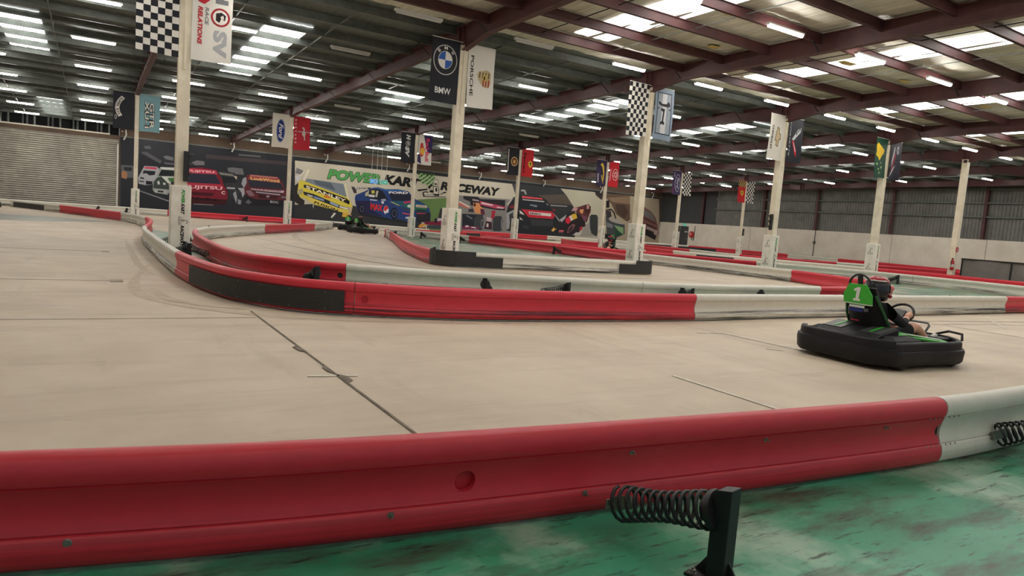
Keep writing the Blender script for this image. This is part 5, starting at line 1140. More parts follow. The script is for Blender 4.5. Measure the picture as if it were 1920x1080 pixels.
for run_, path, xy, dt, side, rad in ((near_run, pR1, (1.50, 2.6), 0, -1, .05), (near_run, pR1, (4.86, 2.30), -.012, -1, .040), (hair_run, pR3, (3.82, 11.82), -.1, -1, .05), (mid_run, pR2, (3.1, 8.74), 0, -1, .05)):
    t = path.near(*xy)+dt; bore(section_at(run_, path, t), path, t, .235, side, rad, .022 if dt else .045)
    if dt:                                                             # black disc set in the shallow pocket, painting the hole's dark depth
        mb = MB(); mb.lathe([(0, .003), (rad*.99, .003), (rad*.99, 0), (0, 0)], 20); mj = mb.mesh('hole_shade_disc'); fixn(mj); mj.materials.append(BLACK); o = on_face('hole_shade_disc', mj, path, t, .235, side, run_); d = path.tan(t); o.location -= Vector((-d.y, d.x, 0))*side*.0185
for k in range(9):
    p = pR2.near(1.42, 12.0)+.12+k*.47
    for z in (.085, .31):
        o = on_face('plate_rivet', me_r, pR2, p, z, -1, mid_run); d = pR2.tan(p); nn = Vector((-d.y, d.x, 0))*-1; o.location = pR2.at(p)+nn*.093+Vector((0, 0, z)); o.scale = (1.6, 1.6, 1.6)

# ---- green painted floor between and behind the barriers
def offs(path, a, b, n=60): return [tuple(path.at(a+(b-a)*i/n)[:2]) for i in range(n+1)]
def green_zone(poly, m=GREEN2, z=.004): obj('green_paint', MB().prism(poly, z, z+.002), m, floor)
green_zone([(-11, -9)]+offs(pR1, 0, pR1.L, 120)+[(30, -9)], GREEN)
green_zone(offs(pR2, pR2.near(2.05, 31.5), pR2.L, 160)+offs(pR10, pR10.L, pR10.near(23.6, 25.6), 40)+offs(pR3, pR3.L, pR3.near(4.0, 27.2), 140))
green_zone(offs(pI, 0, pI.L, 120))
green_zone(offs(pR7, pR7.L, pR7.near(31.6, 26), 40)+[(37, 28.2), (40, 26), (43.5, 24.6), (46, 23.2), (47, 18), (47, 10)])

# ================================================================== SPRING POSTS
def spring_post_proto():
    t_ = thing('spring_post', '', 'post', (0, 0, 0), 0, 'sprung posts that brace the barriers')
    mb = MB(); mb.box(-.11, .11, -.075, .075, 0, .012); bpl = obj('base_plate', mb, BLACK, t_)
    for sx in (-1, 1):
        for sy in (-1, 1):
            mb = MB(); mb.lathe([(0, .036), (.006, .036), (.006, .026), (.013, .026), (.013, .014), (.018, .013), (.018, .012)], 8, Matrix.Translation((sx*.085, sy*.05, 0))); obj('anchor_bolt', mb, ZINC, bpl)
    mb = MB(); mb.prism([(-.045, .01), (-.045, .40), (.02, .385), (.035, .34), (.035, .01)], -.04, .04, 'y'); obj('post', mb, BLACK, t_, bevel=.004)
    for q in (1, -1): obj('gusset', MB().prism([(q*.035, .012), (q*.10, .012), (q*.035, .11)], -.005, .005, 'y'), BLACK, t_)
    A, B = Vector((.035, 0, .285)), Vector((.54, 0, .135)); ax = (B-A).normalized(); up = Vector((0, 0, 1)); sd = ax.cross(up).normalized(); up = sd.cross(ax)
    Mx = Matrix((( up.x, sd.x, ax.x, A.x), (up.y, sd.y, ax.y, A.y), (up.z, sd.z, ax.z, A.z), (0, 0, 0, 1)))
    mb = MB(); mb.lathe([(0, -.012), (.084, -.012), (.087, 0), (.084, .014), (0, .014)], 24, Mx); mb.lathe([(0, .05), (.05, .05), (.052, .014)], 16, Mx); ho = obj('spring_holder', mb, BLACK, t_, 40)
    mb = MB(); mb.tube([A-ax*.0+sd*.0+up*.0-ax*.03, A-ax*.012], .011, 6); obj('holder_bolt', mb, ZINC, ho)
    Ln = (B-A).length-.05; pts = []; turns = 12; n = turns*14
    for i in range(n+1):
        k = i/n; a = 2*PI*turns*k; rr = .070+.008*math.cos(k*2*PI); pts.append(A+ax*(.016+Ln*k)+(up*math.cos(a)+sd*math.sin(a))*rr)
    obj('coil_spring', MB().tube(pts, .0085, 6), BLACK, t_, 60)
    mb = MB(); mb.box(-.03, .03, -.006, .006, -.0, .1, Matrix.Translation(B) @ Matrix.Rotation(-1.2, 4, 'Y')); mb.box(-.022, .022, -.05, .05, -.004, .004, Matrix.Translation(B+Vector((.012, 0, 0))) @ Matrix.Rotation(PI/2, 4, 'Y')); obj('rail_bracket', mb, ZINC, t_)
    return t_
sp0 = spring_post_proto(); sp_used = [False]
def put_post(px, py, cx, cy, label):
    global sp0
    t_ = sp0 if not sp_used[0] else copy_tree(sp0); sp_used[0] = True
    t_.location = (px, py, .006); t_.rotation_euler = (0, 0, math.atan2(cy-py, cx-px)); t_['label'] = label; return t_
def post_on(path, xy, side, slant, label, dist=.47):
    """stand a post dist away from a rail's face, its spring slanting along the rail"""
    t = path.near(*xy); d = path.tan(t); nn = Vector((-d.y, d.x, 0))*side; c = path.at(t)+nn*.05
    dirv = (nn*math.cos(slant)+d*math.sin(slant)).normalized(); p = c+dirv*.56
    return put_post(p.x, p.y, c.x, c.y, label)
put_post(2.205, 1.79, 2.07, 2.42, 'black steel post with coil spring in the foreground on green floor')
post_on(pR1, (5.5, 2.28), -1, .95, 'black coil spring post on the white rail at the right edge')
post_on(pR2, (3.1, 8.75), 1, .5, 'small spring post just behind the black plate, left of the next post')
post_on(pR3, (3.35, 12.3), -1, .9, 'spring post against the red hairpin rail, its coil slanting right')
post_on(pR3, (6.2, 10.8), -1, -.3, 'round headed spring post poking above the red rail')
post_on(pR3, (7.0, 10.5), -1, .8, 'second spring post behind the red rail near mid picture')
post_on(pR3, (9.6, 9.8), -1, .9, 'spring post left of the red and white joint')
post_on(pR3, (10.2, 9.75), -1, -.9, 'spring post right of the red and white joint, coil slanting left')
post_on(pR3, (12.4, 9.7), -1, -.9, 'spring post behind the white rail left of the kart')
post_on(pR3, (15.4, 9.9), -1, -.8, 'spring post behind the white rail hidden beside the kart seat')
post_on(pR2, (19.0, 8.35), 1, -.7, 'spring post on green floor right of the driver helmet')
post_on(pR3, (2.42, 17.0), -1, -.6, 'spring post in front of the lettered pad of the nearest column')
post_on(pR2, (1.33, 17.0), -1 if False else 1, .4, 'spring post left of the nearest column pad')
post_on(pR2, (1.32, 20.3), -1 if False else 1, .3, 'spring post just left of the nearest pad, farther back')
post_on(pR3, (2.62, 22.2), 1 if False else -1, .3, 'spring post right of the nearest pad by the white hairpin')
post_on(pR3, (4.4, 28), -1, .3, 'spring post behind the curved white rail of the hairpin')
post_on(pR3, (21.75, 14.9), -1, .5, 'slanting spring post behind the red rail left of the driver')
post_on(pR10, (29.8, 16.9), 1 if False else -1, .9, 'slanting spring post above the driver helmet on the white rail')
post_on(pI, (15.9, 17.2), 1 if False else -1, .2, 'spring post at the black right corner of the island')
post_on(pI, (9.1, 20.6), -1, .3, 'spring post inside the island by the red rail')
post_on(pI, (14.4, 37.3), -1, .3, 'spring post inside the island left of the slim column')
post_on(pI, (17.4, 38.6), -1, .3, 'spring post inside the island right of the slim column')
post_on(pI, (18.4, 35.3), -1, .3, 'spring post inside the island before the white and red joint')
post_on(pI, (19.4, 27), -1, .3, 'spring post against the red rail at the back of the island')
post_on(pRL, (2.2, 54.1), 1 if False else -1, .3, 'spring post on the far white rail right of the slim left column')
post_on(pRL, (0.2, 54.3), -1, .3, 'spring post on the far white rail below the roller door')
post_on(pRL, (9.4, 52.5), -1, .3, 'spring post on the far red rail under the maroon printed car')

# ================================================================== KARTS
SD = 1.13
def up(p): return Vector((-.2+(p[0]+.2)*SD, p[1]*SD, .22+(p[2]-.2)*SD))
MU = Matrix.Translation((-.2+.2*SD, 0, .22-.2*SD)) @ Matrix.Scale(SD, 4)
def ring_sweep(mb, outline, prof, closed=True):
    """sweep a profile (n outward, z) round a plan outline"""
    n = len(outline); m = len(prof); v = []
    for i, p in enumerate(outline):
        p = Vector(p); a = Vector(outline[i-1]) if (closed or i) else p; b = Vector(outline[(i+1) % n]) if (closed or i < n-1) else p
        t = (b-a).normalized(); nn = Vector((t.y, -t.x))
        v += [(p.x+nn.x*q, p.y+nn.y*q, z) for q, z in prof]
    k = n if closed else n-1
    fc = [(i*m+j, i*m+(j+1) % m, ((i+1) % n)*m+(j+1) % m, ((i+1) % n)*m+j) for i in range(k) for j in range(m)]
    if not closed: fc += [tuple(range(m))[::-1], tuple((n-1)*m+j for j in range(m))]
    mb.add(v, fc); return mb
def rounded(pts, k=4, rr=.12):
    out = []; n = len(pts)
    for i in range(n):
        p = Vector(pts[i]); a = Vector(pts[i-1]); b = Vector(pts[(i+1) % n]); r1 = min(rr, (a-p).length*.45, (b-p).length*.45)
        s, e = p+(a-p).normalized()*r1, p+(b-p).normalized()*r1
        for j in range(k+1):
            t = j/k; out.append(tuple((1-t)**2*s+2*t*(1-t)*p+t*t*e))
    return out
def make_kart():
    t_ = thing('go_kart', '', 'kart', (0, 0, 0), 0, 'rental go-karts')
    # wrap-round bumper, counter-clockwise from the rear right corner
    side = .67
    out = rounded([(-.95, -.46), (-.74, -.67), (-.1, -.65), (.30, -.68), (.56, -.66), (.80, -.50), (1.0, -.24), (1.0, .24), (.80, .50), (.56, .66), (.30, .68), (-.1, .65), (-.74, .67), (-.95, .46)], 4, .10)
    prof = [(-.09, .05), (-.02, .05), (.0, .075), (.012, .19), (.004, .215), (-.022, .225), (-.026, .30), (-.04, .315), (-.09, .315)]
    def seg(x0, x1, s):
        pts = [p for p in out if x0 <= p[0] <= x1 and (s == 0 or p[1]*s > 0)]; return pts
    n = len(out); rear = [p for p in out if p[0] < -.70]; front = [p for p in out if p[0] > .52]
    rear_o = sorted(rear, key=lambda p: math.atan2(p[1], p[0]+.4) % (2*PI)); front_o = sorted(front, key=lambda p: math.atan2(p[1], p[0]-.3))
    sr = sorted([p for p in out if -.75 <= p[0] <= .57 and p[1] < 0], key=lambda p: p[0]); sl = sorted([p for p in out if -.75 <= p[0] <= .57 and p[1] > 0], key=lambda p: -p[0])
    hi = [(a, b+(.03 if b > .2 else 0)) for a, b in prof]
    obj('rear_bumper', ring_sweep(MB(), rear_o, hi, False), KBLACK, t_, 35)
    obj('side_bumper', ring_sweep(MB(), sr, prof, False), KBLACK, t_, 35); obj('side_bumper', ring_sweep(MB(), sl, prof, False), KBLACK, t_, 35)
    obj('front_bumper', ring_sweep(MB(), front_o, prof, False), KBLACK, t_, 35)
    mb = MB(); mb.prism([(-.86, -.5), (.5, -.58), (.85, -.3), (.85, .3), (.5, .58), (-.86, .5)], .05, .075); obj('floor_tray', mb, KGREY, t_)
    # side pods and rear cover
    for s in (-1, 1):
        mb = MB(); P0 = [(-.66, .31), (-.64, .56), (-.12, .55), (-.05, .30)]; P1 = [(-.62, .32), (-.58, .50), (-.2, .49), (-.12, .31)]
        v = [(a, s*b, .07) for a, b in P0]+[(a, s*b, .32) for a, b in P0]+[(a, s*b, .36) for a, b in P1]
        mb.add(v, [(3, 2, 1, 0), (8, 9, 10, 11)]+[(i+o_, (i+1) % 4+o_, (i+1) % 4+4+o_, i+4+o_) for o_ in (0, 4) for i in range(4)]); obj('side_pod', mb, KBLACK, t_, bevel=.012)
        mb = MB(); mb.prism([(.02, .34), (.16, .56), (.50, .56), (.62, .40), (.56, .30), (.10, .28)], .075, .235, 'z', Matrix.Scale(s, 4, (0, 1, 0))); obj('wheel_shroud', mb, KBLACK, t_, bevel=.02)
        # green fairing strip falling towards the front wheel
        mb = MB(); v = [(-.28, s*.29, .40), (-.30, s*.37, .36), (.62, s*.47, .27), (.66, s*.30, .29)]; v += [(a, b, c-.02) for a, b, c in v]
        mb.add(v, [(0, 1, 2, 3), (7, 6, 5, 4), (0, 4, 5, 1), (1, 5, 6, 2), (2, 6, 7, 3), (3, 7, 4, 0)]); g_ = obj('fairing_strip', mb, KGREEN, t_)
        mb = MB(); v = [(-.1, s*.345, .37), (-.1, s*.375, .362), (.52, s*.415, .296), (.53, s*.36, .302)]; v = [(a, b, c+.004) for a, b, c in v]+[(a, b, c+.001) for a, b, c in v]; mb.add(v, [(0, 1, 2, 3), (7, 6, 5, 4), (0, 4, 5, 1), (1, 5, 6, 2), (2, 6, 7, 3), (3, 7, 4, 0)]); obj('fairing_stripe', mb, HOUSING, g_)
    mb = MB(); mb.prism([(-.87, .09), (-.87, .26), (-.80, .30), (-.66, .37), (-.34, .44), (-.30, .09)], -.40, .40, 'y'); rc = obj('rear_cover', mb, KBLACK, t_, bevel=.015)
    for s in (-1, 1):
        mb = MB(); v = [(-.66, s*.12, .372), (-.66, s*.38, .372), (-.36, s*.38, .437), (-.36, s*.12, .437)]; v += [(a, b, c+.006) for a, b, c in v]; mb.add(v, [(3, 2, 1, 0), (4, 5, 6, 7), (0, 1, 5, 4), (1, 2, 6, 5), (2, 3, 7, 6), (3, 0, 4, 7)]); obj('deck_panel', mb, KGREY, rc)
        mb = MB(); v = [(-.62, s*.22, .386), (-.62, s*.25, .386), (-.40, s*.25, .434), (-.40, s*.22, .434)]; v += [(a, b, c+.006) for a, b, c in v]; mb.add(v, [(3, 2, 1, 0), (4, 5, 6, 7), (0, 1, 5, 4), (1, 2, 6, 5), (2, 3, 7, 6), (3, 0, 4, 7)]); obj('deck_stripe', mb, KGREEN, rc)
    # nose and front hoop
    mb = MB(); mb.prism([(.62, .09), (.66, .30), (.80, .31), (.92, .26), (.96, .09)], -.34, .34, 'y'); obj('nose_cone', mb, KBLACK, t_, bevel=.03)
    mb = MB(); mb.tube([(.84, -.46, .30), (.90, -.42, .37), (1.0, -.20, .37), (1.0, -.02, .30)], .016, 6); obj('nose_handle', mb, KBLACK, t_)
    mb = MB(); mb.tube([(.46, -.17, .26), (.58, -.19, .44), (.62, -.15, .47), (.62, .15, .47), (.58, .19, .44), (.46, .17, .26)], .014, 8); obj('front_hoop', mb, KGREY, t_, 60)
    # seat
    def shell(sec):                                                   # sec: list of (x, z, half width, depth of the wings)
        mb = MB(); v = []; m = 9
        for x, z, hw, wing in sec:
            for k in range(m):
                a = -1+2*k/(m-1); v.append((x+wing*abs(a)**3, a*hw, z))
        for x, z, hw, wing in sec:
            for k in range(m):
                a = -1+2*k/(m-1); v.append((x-.05+wing*.8*abs(a)**3, a*(hw+.02), z-.01))
        N = len(sec)*m
        for i in range(len(sec)-1):
            for k in range(m-1):
                q = (i*m+k, i*m+k+1, (i+1)*m+k+1, (i+1)*m+k); mb.f.append(q); mb.f.append(tuple(N+j for j in q[::-1]))
        mb.v = v
        edge = [i*m for i in range(len(sec))]+[(len(sec)-1)*m+k for k in range(1, m)]+[i*m+m-1 for i in range(len(sec)-2, -1, -1)]+[k for k in range(m-2, 0, -1)]
        for i in range(len(edge)):
            a, b = edge[i], edge[(i+1) % len(edge)]; mb.f.append((a, b, N+b, N+a))
        return mb
    seat = obj('seat', shell([(.05, .15, .19, .02), (-.15, .12, .22, .10), (-.28, .15, .23, .14), (-.34, .28, .235, .16), (-.40, .45, .225, .13), (-.455, .62, .20, .10), (-.49, .76, .185, .06), (-.515, .90, .165, .03)]), KBLACK, t_, 60)
    tilt = Matrix.Translation((-.535, 0, .70)) @ Matrix.Rotation(-.155, 4, 'Y')       # plane of the seat's back, z up the back
    def backplate(nm, poly, m, th=.012, off=-.02, par=seat):
        mb = MB(); v = [tuple(tilt @ Vector((off-h, a, b))) for h in (0, th) for a, b in poly]; n_ = len(poly)
        mb.add(v, [tuple(range(n_)), tuple(range(n_, 2*n_))[::-1]]+[(i, (i+1) % n_, n_+(i+1) % n_, n_+i) for i in range(n_)]); return obj(nm, mb, m, par)
    pl = backplate('number_plate', [(-.185, .0), (-.185, .11), (-.11, .235), (.11, .235), (.185, .11), (.185, .0), (.10, -.02), (-.10, -.02)], KGREEN, .02, -.03)
    backplate('plate_edge', [(-.185, -.012), (.185, -.012), (.185, .0), (-.185, .0)], HOUSING, .022, -.03)
    for pl_, cc in (([(-.10, -.05), (.10, -.05), (.10, -.022), (-.10, -.022)], (214, 214, 212)), ([(-.105, -.10), (.075, -.10), (.075, -.06), (-.105, -.06)], (44, 56, 124)), ([(-.08, -.215), (.03, -.215), (.03, -.20), (-.08, -.20)], (168, 46, 66)), ([(.09, -.09), (.15, -.085), (.15, -.045), (.09, -.05)], (90, 92, 96))):
        P = Pr(); P.poly(pl_, cc); P.build('sticker', lambda a, b, l: tuple(tilt @ Vector((-.058-.0006*l, -a, b))), seat)
    mb = MB(); arc = [tuple(tilt @ Vector((-.0, .145*math.cos(a), .20+.15*math.sin(a)))) for a in (PI*i/12 for i in range(13))]; mb.tube(arc, .014, 6); mb.tube([tuple(tilt @ Vector((0, 0, .18))), tuple(tilt @ Vector((0, 0, .345)))], .03, 8); obj('roll_hoop', mb, BLACK, t_, 60)
    for s in (-1, 1):
        mb = MB(); mb.tube([tuple(tilt @ Vector((.02, s*.19, .1))), (-.40, s*.255, .55), (-.30, s*.27, .40), (.05, s*.26, .34)], .018, 6); obj('seat_piping', mb, mat('kart_dark_green', L3(40, 92, 52), .5), t_, 60)
    # steering
    Ms = MU @ Matrix.Translation((.20, 0, .50)) @ Matrix.Rotation(-.95, 4, 'Y')
    mb = MB(); mb.tube([tuple(Ms @ Vector((.14*math.cos(a), .15*math.sin(a), 0))) for a in (2*PI*i/24 for i in range(24))], .016, 6, True); sw = obj('steering_wheel', mb, BLACK, t_, 60)
    mb = MB(); mb.tube([tuple(Ms @ Vector((.0, -.14, 0))), tuple(Ms @ Vector((0, .14, 0)))], .012, 6); mb.tube([tuple(Ms @ Vector((0, 0, .0))), (.5, 0, .2)], .016, 6); mb.box(-.05, .05, -.06, .06, -.012, .02, Ms); obj('wheel_hub', mb, KGREY, sw)
    # wheels
    for x, y, w_ in ((-.56, .60, .085), (-.56, -.60, .085), (.50, .56, .065), (.50, -.56, .065)):
        Mw = Matrix.Translation((x, y*.93, .125)) @ Matrix.Rotation(PI/2, 4, 'X')
        mb = MB(); mb.lathe([(.05, -w_), (.11, -w_), (.125, -w_*.7), (.125, w_*.7), (.11, w_), (.05, w_)], 20, Mw); wh = obj('wheel', mb, TYRE, t_, 40)
        mb = MB(); mb.lathe([(0, -w_*.8), (.06, -w_*.8), (.062, 0), (.06, w_*.8), (0, w_*.8)], 12, Mw); obj('rim', mb, KGREY, wh, 40)
    return t_, pl, tilt
kart0, plate0, ktilt = make_kart()
def kart_number(kart, s, w_=.12):
    pl = [c for st in kart.children for c in st.children if c.name.startswith('number_plate')][0]
    P = Pr()
    if s == '1': P.poly([(-.055, .03), (.035, .03), (.035, .058), (.015, .058), (.045, .2), (.005, .2), (-.045, .172), (-.04, .145), (-.008, .158), (-.025, .058), (-.055, .058)], (228, 226, 220))
    else: P.text(s, (-w_/2, .035), (w_, 0), (0, .165), (228, 226, 220), .07, .2)
    P.build('plate_number', lambda a, b, l: tuple(ktilt @ Vector((-.0535, -a, b))), pl)
def dup_kart(label, num, x, y, rz):
    k = copy_tree(kart0); k['label'] = label; k.location = (x, y, .006); k.rotation_euler = (0, 0, rz); kart_number(k, num); return k
def strip_num(k):
    for st in k.children:
        for c in st.children:
            for d in list(c.children):
                if d.name.startswith('plate_number'): bpy.data.objects.remove(d, do_unlink=True)

# ---- driver: one continuous body grown over a skeleton, seated
def make_driver():
    J = {'pel': (-.20, 0, .24, .135), 'wst': (-.255, 0, .36, .125), 'cst': (-.31, 0, .52, .145), 'nck': (-.305, 0, .655, .06), 'hd': (-.27, 0, .74, .085),
         'sl': (-.30, .16, .60, .075), 'el': (-.12, .27, .44, .05), 'wl': (.10, .16, .505, .032), 'sr': (-.30, -.16, .60, .075), 'er': (-.12, -.27, .44, .05), 'wr': (.10, -.16, .505, .032),
         'hl': (-.16, .09, .22, .10), 'kl': (.25, .17, .40, .066), 'al': (.57, .15, .20, .042), 'hr': (-.16, -.09, .22, .10), 'kr': (.25, -.17, .40, .066), 'ar': (.57, -.15, .20, .042)}
    E_ = [('pel', 'wst', 0), ('wst', 'cst', 0), ('cst', 'nck', 1), ('nck', 'hd', 1), ('cst', 'sl', 0), ('sl', 'el', 0), ('el', 'wl', 1), ('cst', 'sr', 0), ('sr', 'er', 0), ('er', 'wr', 1), ('pel', 'hl', 0), ('hl', 'kl', 0), ('kl', 'al', 1), ('pel', 'hr', 0), ('hr', 'kr', 0), ('kr', 'ar', 1)]
    # mid joints so that limbs keep their taper
    mid = {('sl', 'el'): .058, ('sr', 'er'): .058, ('el', 'wl'): .042, ('er', 'wr'): .042, ('hl', 'kl'): .085, ('hr', 'kr'): .085, ('kl', 'al'): .058, ('kr', 'ar'): .058}
    names = list(J); vs_ = [J[k][:3] for k in names]; rad = [J[k][3] for k in names]; ed = []; tags = []
    for a, b, m in E_:
        ia, ib = names.index(a), names.index(b)
        if (a, b) in mid:
            A, B = Vector(J[a][:3]), Vector(J[b][:3]); vs_.append(tuple((A+B)/2)); rad.append(mid[(a, b)]); ic = len(vs_)-1; ed += [(ia, ic), (ic, ib)]
            bare = 1 if m else 0
            tags += [(A, (A+B)/2, 1 if (m and a[0] == 'k') else (0 if a[0] in 'e' else 0)), ((A+B)/2, B, 1 if m else 0)]
            if a[0] == 'h': tags[-1] = ((A+B)/2+(B-A)*.32, B, 1); tags.append(((A+B)/2, (A+B)/2+(B-A)*.3, 0))
        else: ed.append((ia, ib)); tags.append((Vector(J[a][:3]), Vector(J[b][:3]), m))
    me = bpy.data.meshes.new('body_skeleton'); me.from_pydata(vs_, ed, []); ob = bpy.data.objects.new('body_tmp', me); C.objects.link(ob)
    ob.modifiers.new('skin', 'SKIN'); sd = ob.modifiers.new('sub', 'SUBSURF'); sd.levels = 2; sd.render_levels = 2
    sv = me.skin_vertices[0].data
    for i, q in enumerate(rad): sv[i].radius = (q, q); sv[i].use_root = (i == 0)
    bpy.context.view_layer.update()
    bme = bpy.data.meshes.new_from_object(ob.evaluated_get(bpy.context.evaluated_depsgraph_get())); bpy.data.objects.remove(ob, do_unlink=True)
    bme.materials.clear(); bme.materials.append(CLOTHB); bme.materials.append(SKIN)
    for p in bme.polygons:
        best, bm_ = 9, 0
        for A, B, m in tags:
            d = B-A; k = max(0, min(1, (p.center-A).dot(d)/max(d.length_squared, 1e-9))); dd = (p.center-(A+d*k)).length
            if dd < best: best, bm_ = dd, m
        p.material_index = bm_; p.use_smooth = True
    t_ = thing('person', '', 'person', (0, 0, 0), 0, 'kart drivers')
    link('body', bme, t_)
    # helmet with visor
    Mh = Matrix.Translation((-.255, 0, .80)); mb = MB()
    mb.lathe([(0, .15), (.06, .143), (.105, .115), (.135, .06), (.142, 0), (.138, -.06), (.12, -.11), (.095, -.13)], 24, Mh @ Matrix.Diagonal((1.08, .92, 1, 1))); hl = obj('helmet', mb, HBLK, t_, 60)
    mb = MB(); pts = []
    for i in range(13):
        a = -1.25+2.5*i/12
        for zz, rr in ((.045, .146), (-.035, .149)): pts.append(tuple(Mh @ Vector((1.08*rr*math.cos(a), .92*rr*math.sin(a), zz))))
    mb.add(pts, [(2*i, 2*i+2, 2*i+3, 2*i+1) for i in range(12)]); obj('visor', mb, mat('visor_smoke', L3(30, 30, 38), .08), hl, 60)
    mb = MB(); mb.lathe([(.0, .153), (.062, .1465), (.107, .118), (.125, .088)], 24, Mh @ Matrix.Diagonal((1.085, .925, 1, 1))); obj('helmet_crown', mb, HREDM, hl, 60)
    mb = MB(); mb.tube([tuple(Mh @ Vector((1.08*.146*math.cos(a), .92*.146*math.sin(a), -.07))) for a in (-1.2+2.4*i/10 for i in range(11))], .02, 6); obj('chin_bar', mb, HREDM, hl, 60)
    mb = MB(); mb.tube([tuple(Mh @ Vector((1.08*.118*math.cos(a)-.01, .92*.118*math.sin(a), .098))) for a in (PI*.5+PI*i/12 for i in range(13))], .008, 5); obj('helmet_stripe', mb, HOUSING, hl, 60)
    # hands closed on the wheel rim
    for s in (-1, 1):
        mb = MB(); wv = Vector((.10, s*.16, .505)); rim = Vector((.20, s*.148, .505)); k0 = Vector((.165, s*.152, .53))
        mb.tube([wv, (wv+k0)/2+Vector((0, 0, .004)), k0], [.03, .036, .034], 10)
        for fi in range(4):                                            # four fingers over the rim, unequal and bent
            off = Vector((-.03+.021*fi, 0, .026-.018*fi)) + Vector((.012, 0, .0)); ln = (.92, 1.05, 1.0, .82)[fi]
            a = k0+off*.8; b = a+Vector((.022, s*.004, .012))*ln; c = b+Vector((.02, -s*.004, -.022))*ln; d = c+Vector((-.012, -s*.006, -.020))*ln
            mb.tube([a, b, c, d], [.0095, .0095, .0085, .007], 7)
        mb.tube([k0+Vector((-.03, -s*.012, -.01)), k0+Vector((-.006, -s*.034, -.012)), k0+Vector((.022, -s*.034, -.018))], [.0115, .0105, .008], 7)   # thumb leaves the side of the palm
        obj('hand', mb, SKIN, t_, 70)
        mb = MB(); A = Vector((.57, s*.15, .20)); mb.tube([A+Vector((-.045, 0, -.045)), A+Vector((-.01, 0, -.03)), A+Vector((.05, 0, .01)), A+Vector((.11, 0, .065)), A+Vector((.14, 0, .105))], [.03, .044, .046, .04, .022], 10); sh = obj('shoe', mb, SHOE, t_, 70)
        mb = MB(); mb.tube([A+Vector((-.03, 0, -.075)), A+Vector((.05, 0, -.035)), A+Vector((.13, 0, .03)), A+Vector((.165, 0, .075))], [.018, .02, .02, .014], 8); obj('sole', mb, TYRE, sh, 70)
    for c in list(t_.children_recursive):                              # scale the figure's meshes about its seat
        c.data.transform(MU)
    return t_
drv0 = make_driver()
def place_driver(o, label, x, y, rz): o['label'] = label; o.location = (x, y, .006); o.rotation_euler = (0, 0, rz); return o
KX, KY, KR = 8.80, 4.93, -.07
k2 = dup_kart('far green and black kart number 6 seen from behind near the mural', '6', 14.5, 41.4, .35)
k3 = dup_kart('far kart just ahead of kart 6, beside the white barrier end', '2', 15.2, 46.0, .9)
k4 = dup_kart('far green and black kart in front of the column with the Toyota flag', '4', 24.1, 29.2, 3.6)
k5 = dup_kart('dark kart nose entering at the far left edge of the picture', '3', -5.35, 48.6, -.15)
kart0['label'] = 'nearest green and black kart number 1 with a driver'; kart0.location = (KX, KY, .006); kart0.rotation_euler = (0, 0, KR); kart_number(kart0, '1', .085); kart0.scale = (1.05, 1.05, 1.03)
for o_, lab, (x, y, rz) in ((copy_tree(drv0), 'driver of far kart 6 in dark clothes and helmet', (14.5, 41.4, .35)), (copy_tree(drv0), 'driver of the far kart ahead of kart 6', (15.2, 46.0, .9)),
                            (copy_tree(drv0), 'driver in far kart in front of the column with the Toyota flag', (24.1, 29.2, 3.6)), (copy_tree(drv0), 'driver of the kart at the far left edge', (-5.35, 48.6, -.15))):
    place_driver(o_, lab, x, y, rz)
place_driver(drv0, 'driver in black shirt, shorts and red black helmet steering the nearest kart', KX, KY, KR)

# ================================================================== FITTINGS
def traffic_light(x, y, z, rz, label, s=1.0):
    t_ = thing('traffic_light', label, 'signal light', (x, y, z), rz, 'black signal lights on the columns')
    obj('housing', MB().box(-.06*s, .06*s, -.05*s, .05*s, -.33*s, .33*s), BLACK, t_, bevel=.01)
    for k in range(3):
        zc = (.21-.21*k)*s; M_ = Matrix.Translation((.06*s, 0, zc)) @ Matrix.Rotation(PI/2, 4, 'Y')
        mb = MB(); seg = 10; v = []
        for i in range(seg+1):
            a = PI*.05+PI*.9*i/seg
            for d in (0, .11*s*(.35+.65*math.sin(a))): v.append((.06*s+d, .075*s*math.cos(a), zc+.075*s*math.sin(a)))
        mb.add(v, [(2*i, 2*i+2, 2*i+3, 2*i+1) for i in range(seg)]); vz = obj('visor', mb, BLACK, t_)
        mb = MB(); mb.lathe([(0, .012), (.05*s, .008), (.065*s, 0)], 14, M_); obj('lens', mb, mat('dark_lens', L3(40, 40, 42), .2), t_)
    return t_
xa = lambda i: X0+i*DX
traffic_light(xa(0)+.09, YA-.2, 2.12, -.1, 'black three lamp signal on the nearest column above its pad', 1.05)
traffic_light(xa(3)-.2, YA-.05, 2.18, PI+.2, 'black signal light left of the CHEVROLET flag column', .95)
traffic_light(xa(1)+.16, YB-.1, 2.0, -PI/2, 'black signal box on the slim Ford flag column', .8)
traffic_light(xa(3)+.14, YB-.1, 2.05, -PI/2, 'black signal box on the slim Ferrari flag column', .85)
traffic_light(xa(6)+.16, YB-.1, 2.0, -.2, 'black signal light on the farthest right slim column', .85)
traffic_light(xa(5)+.16, YB-.1, 1.85, -.2, 'small signal light on the purple flag column by the exit door', .7)
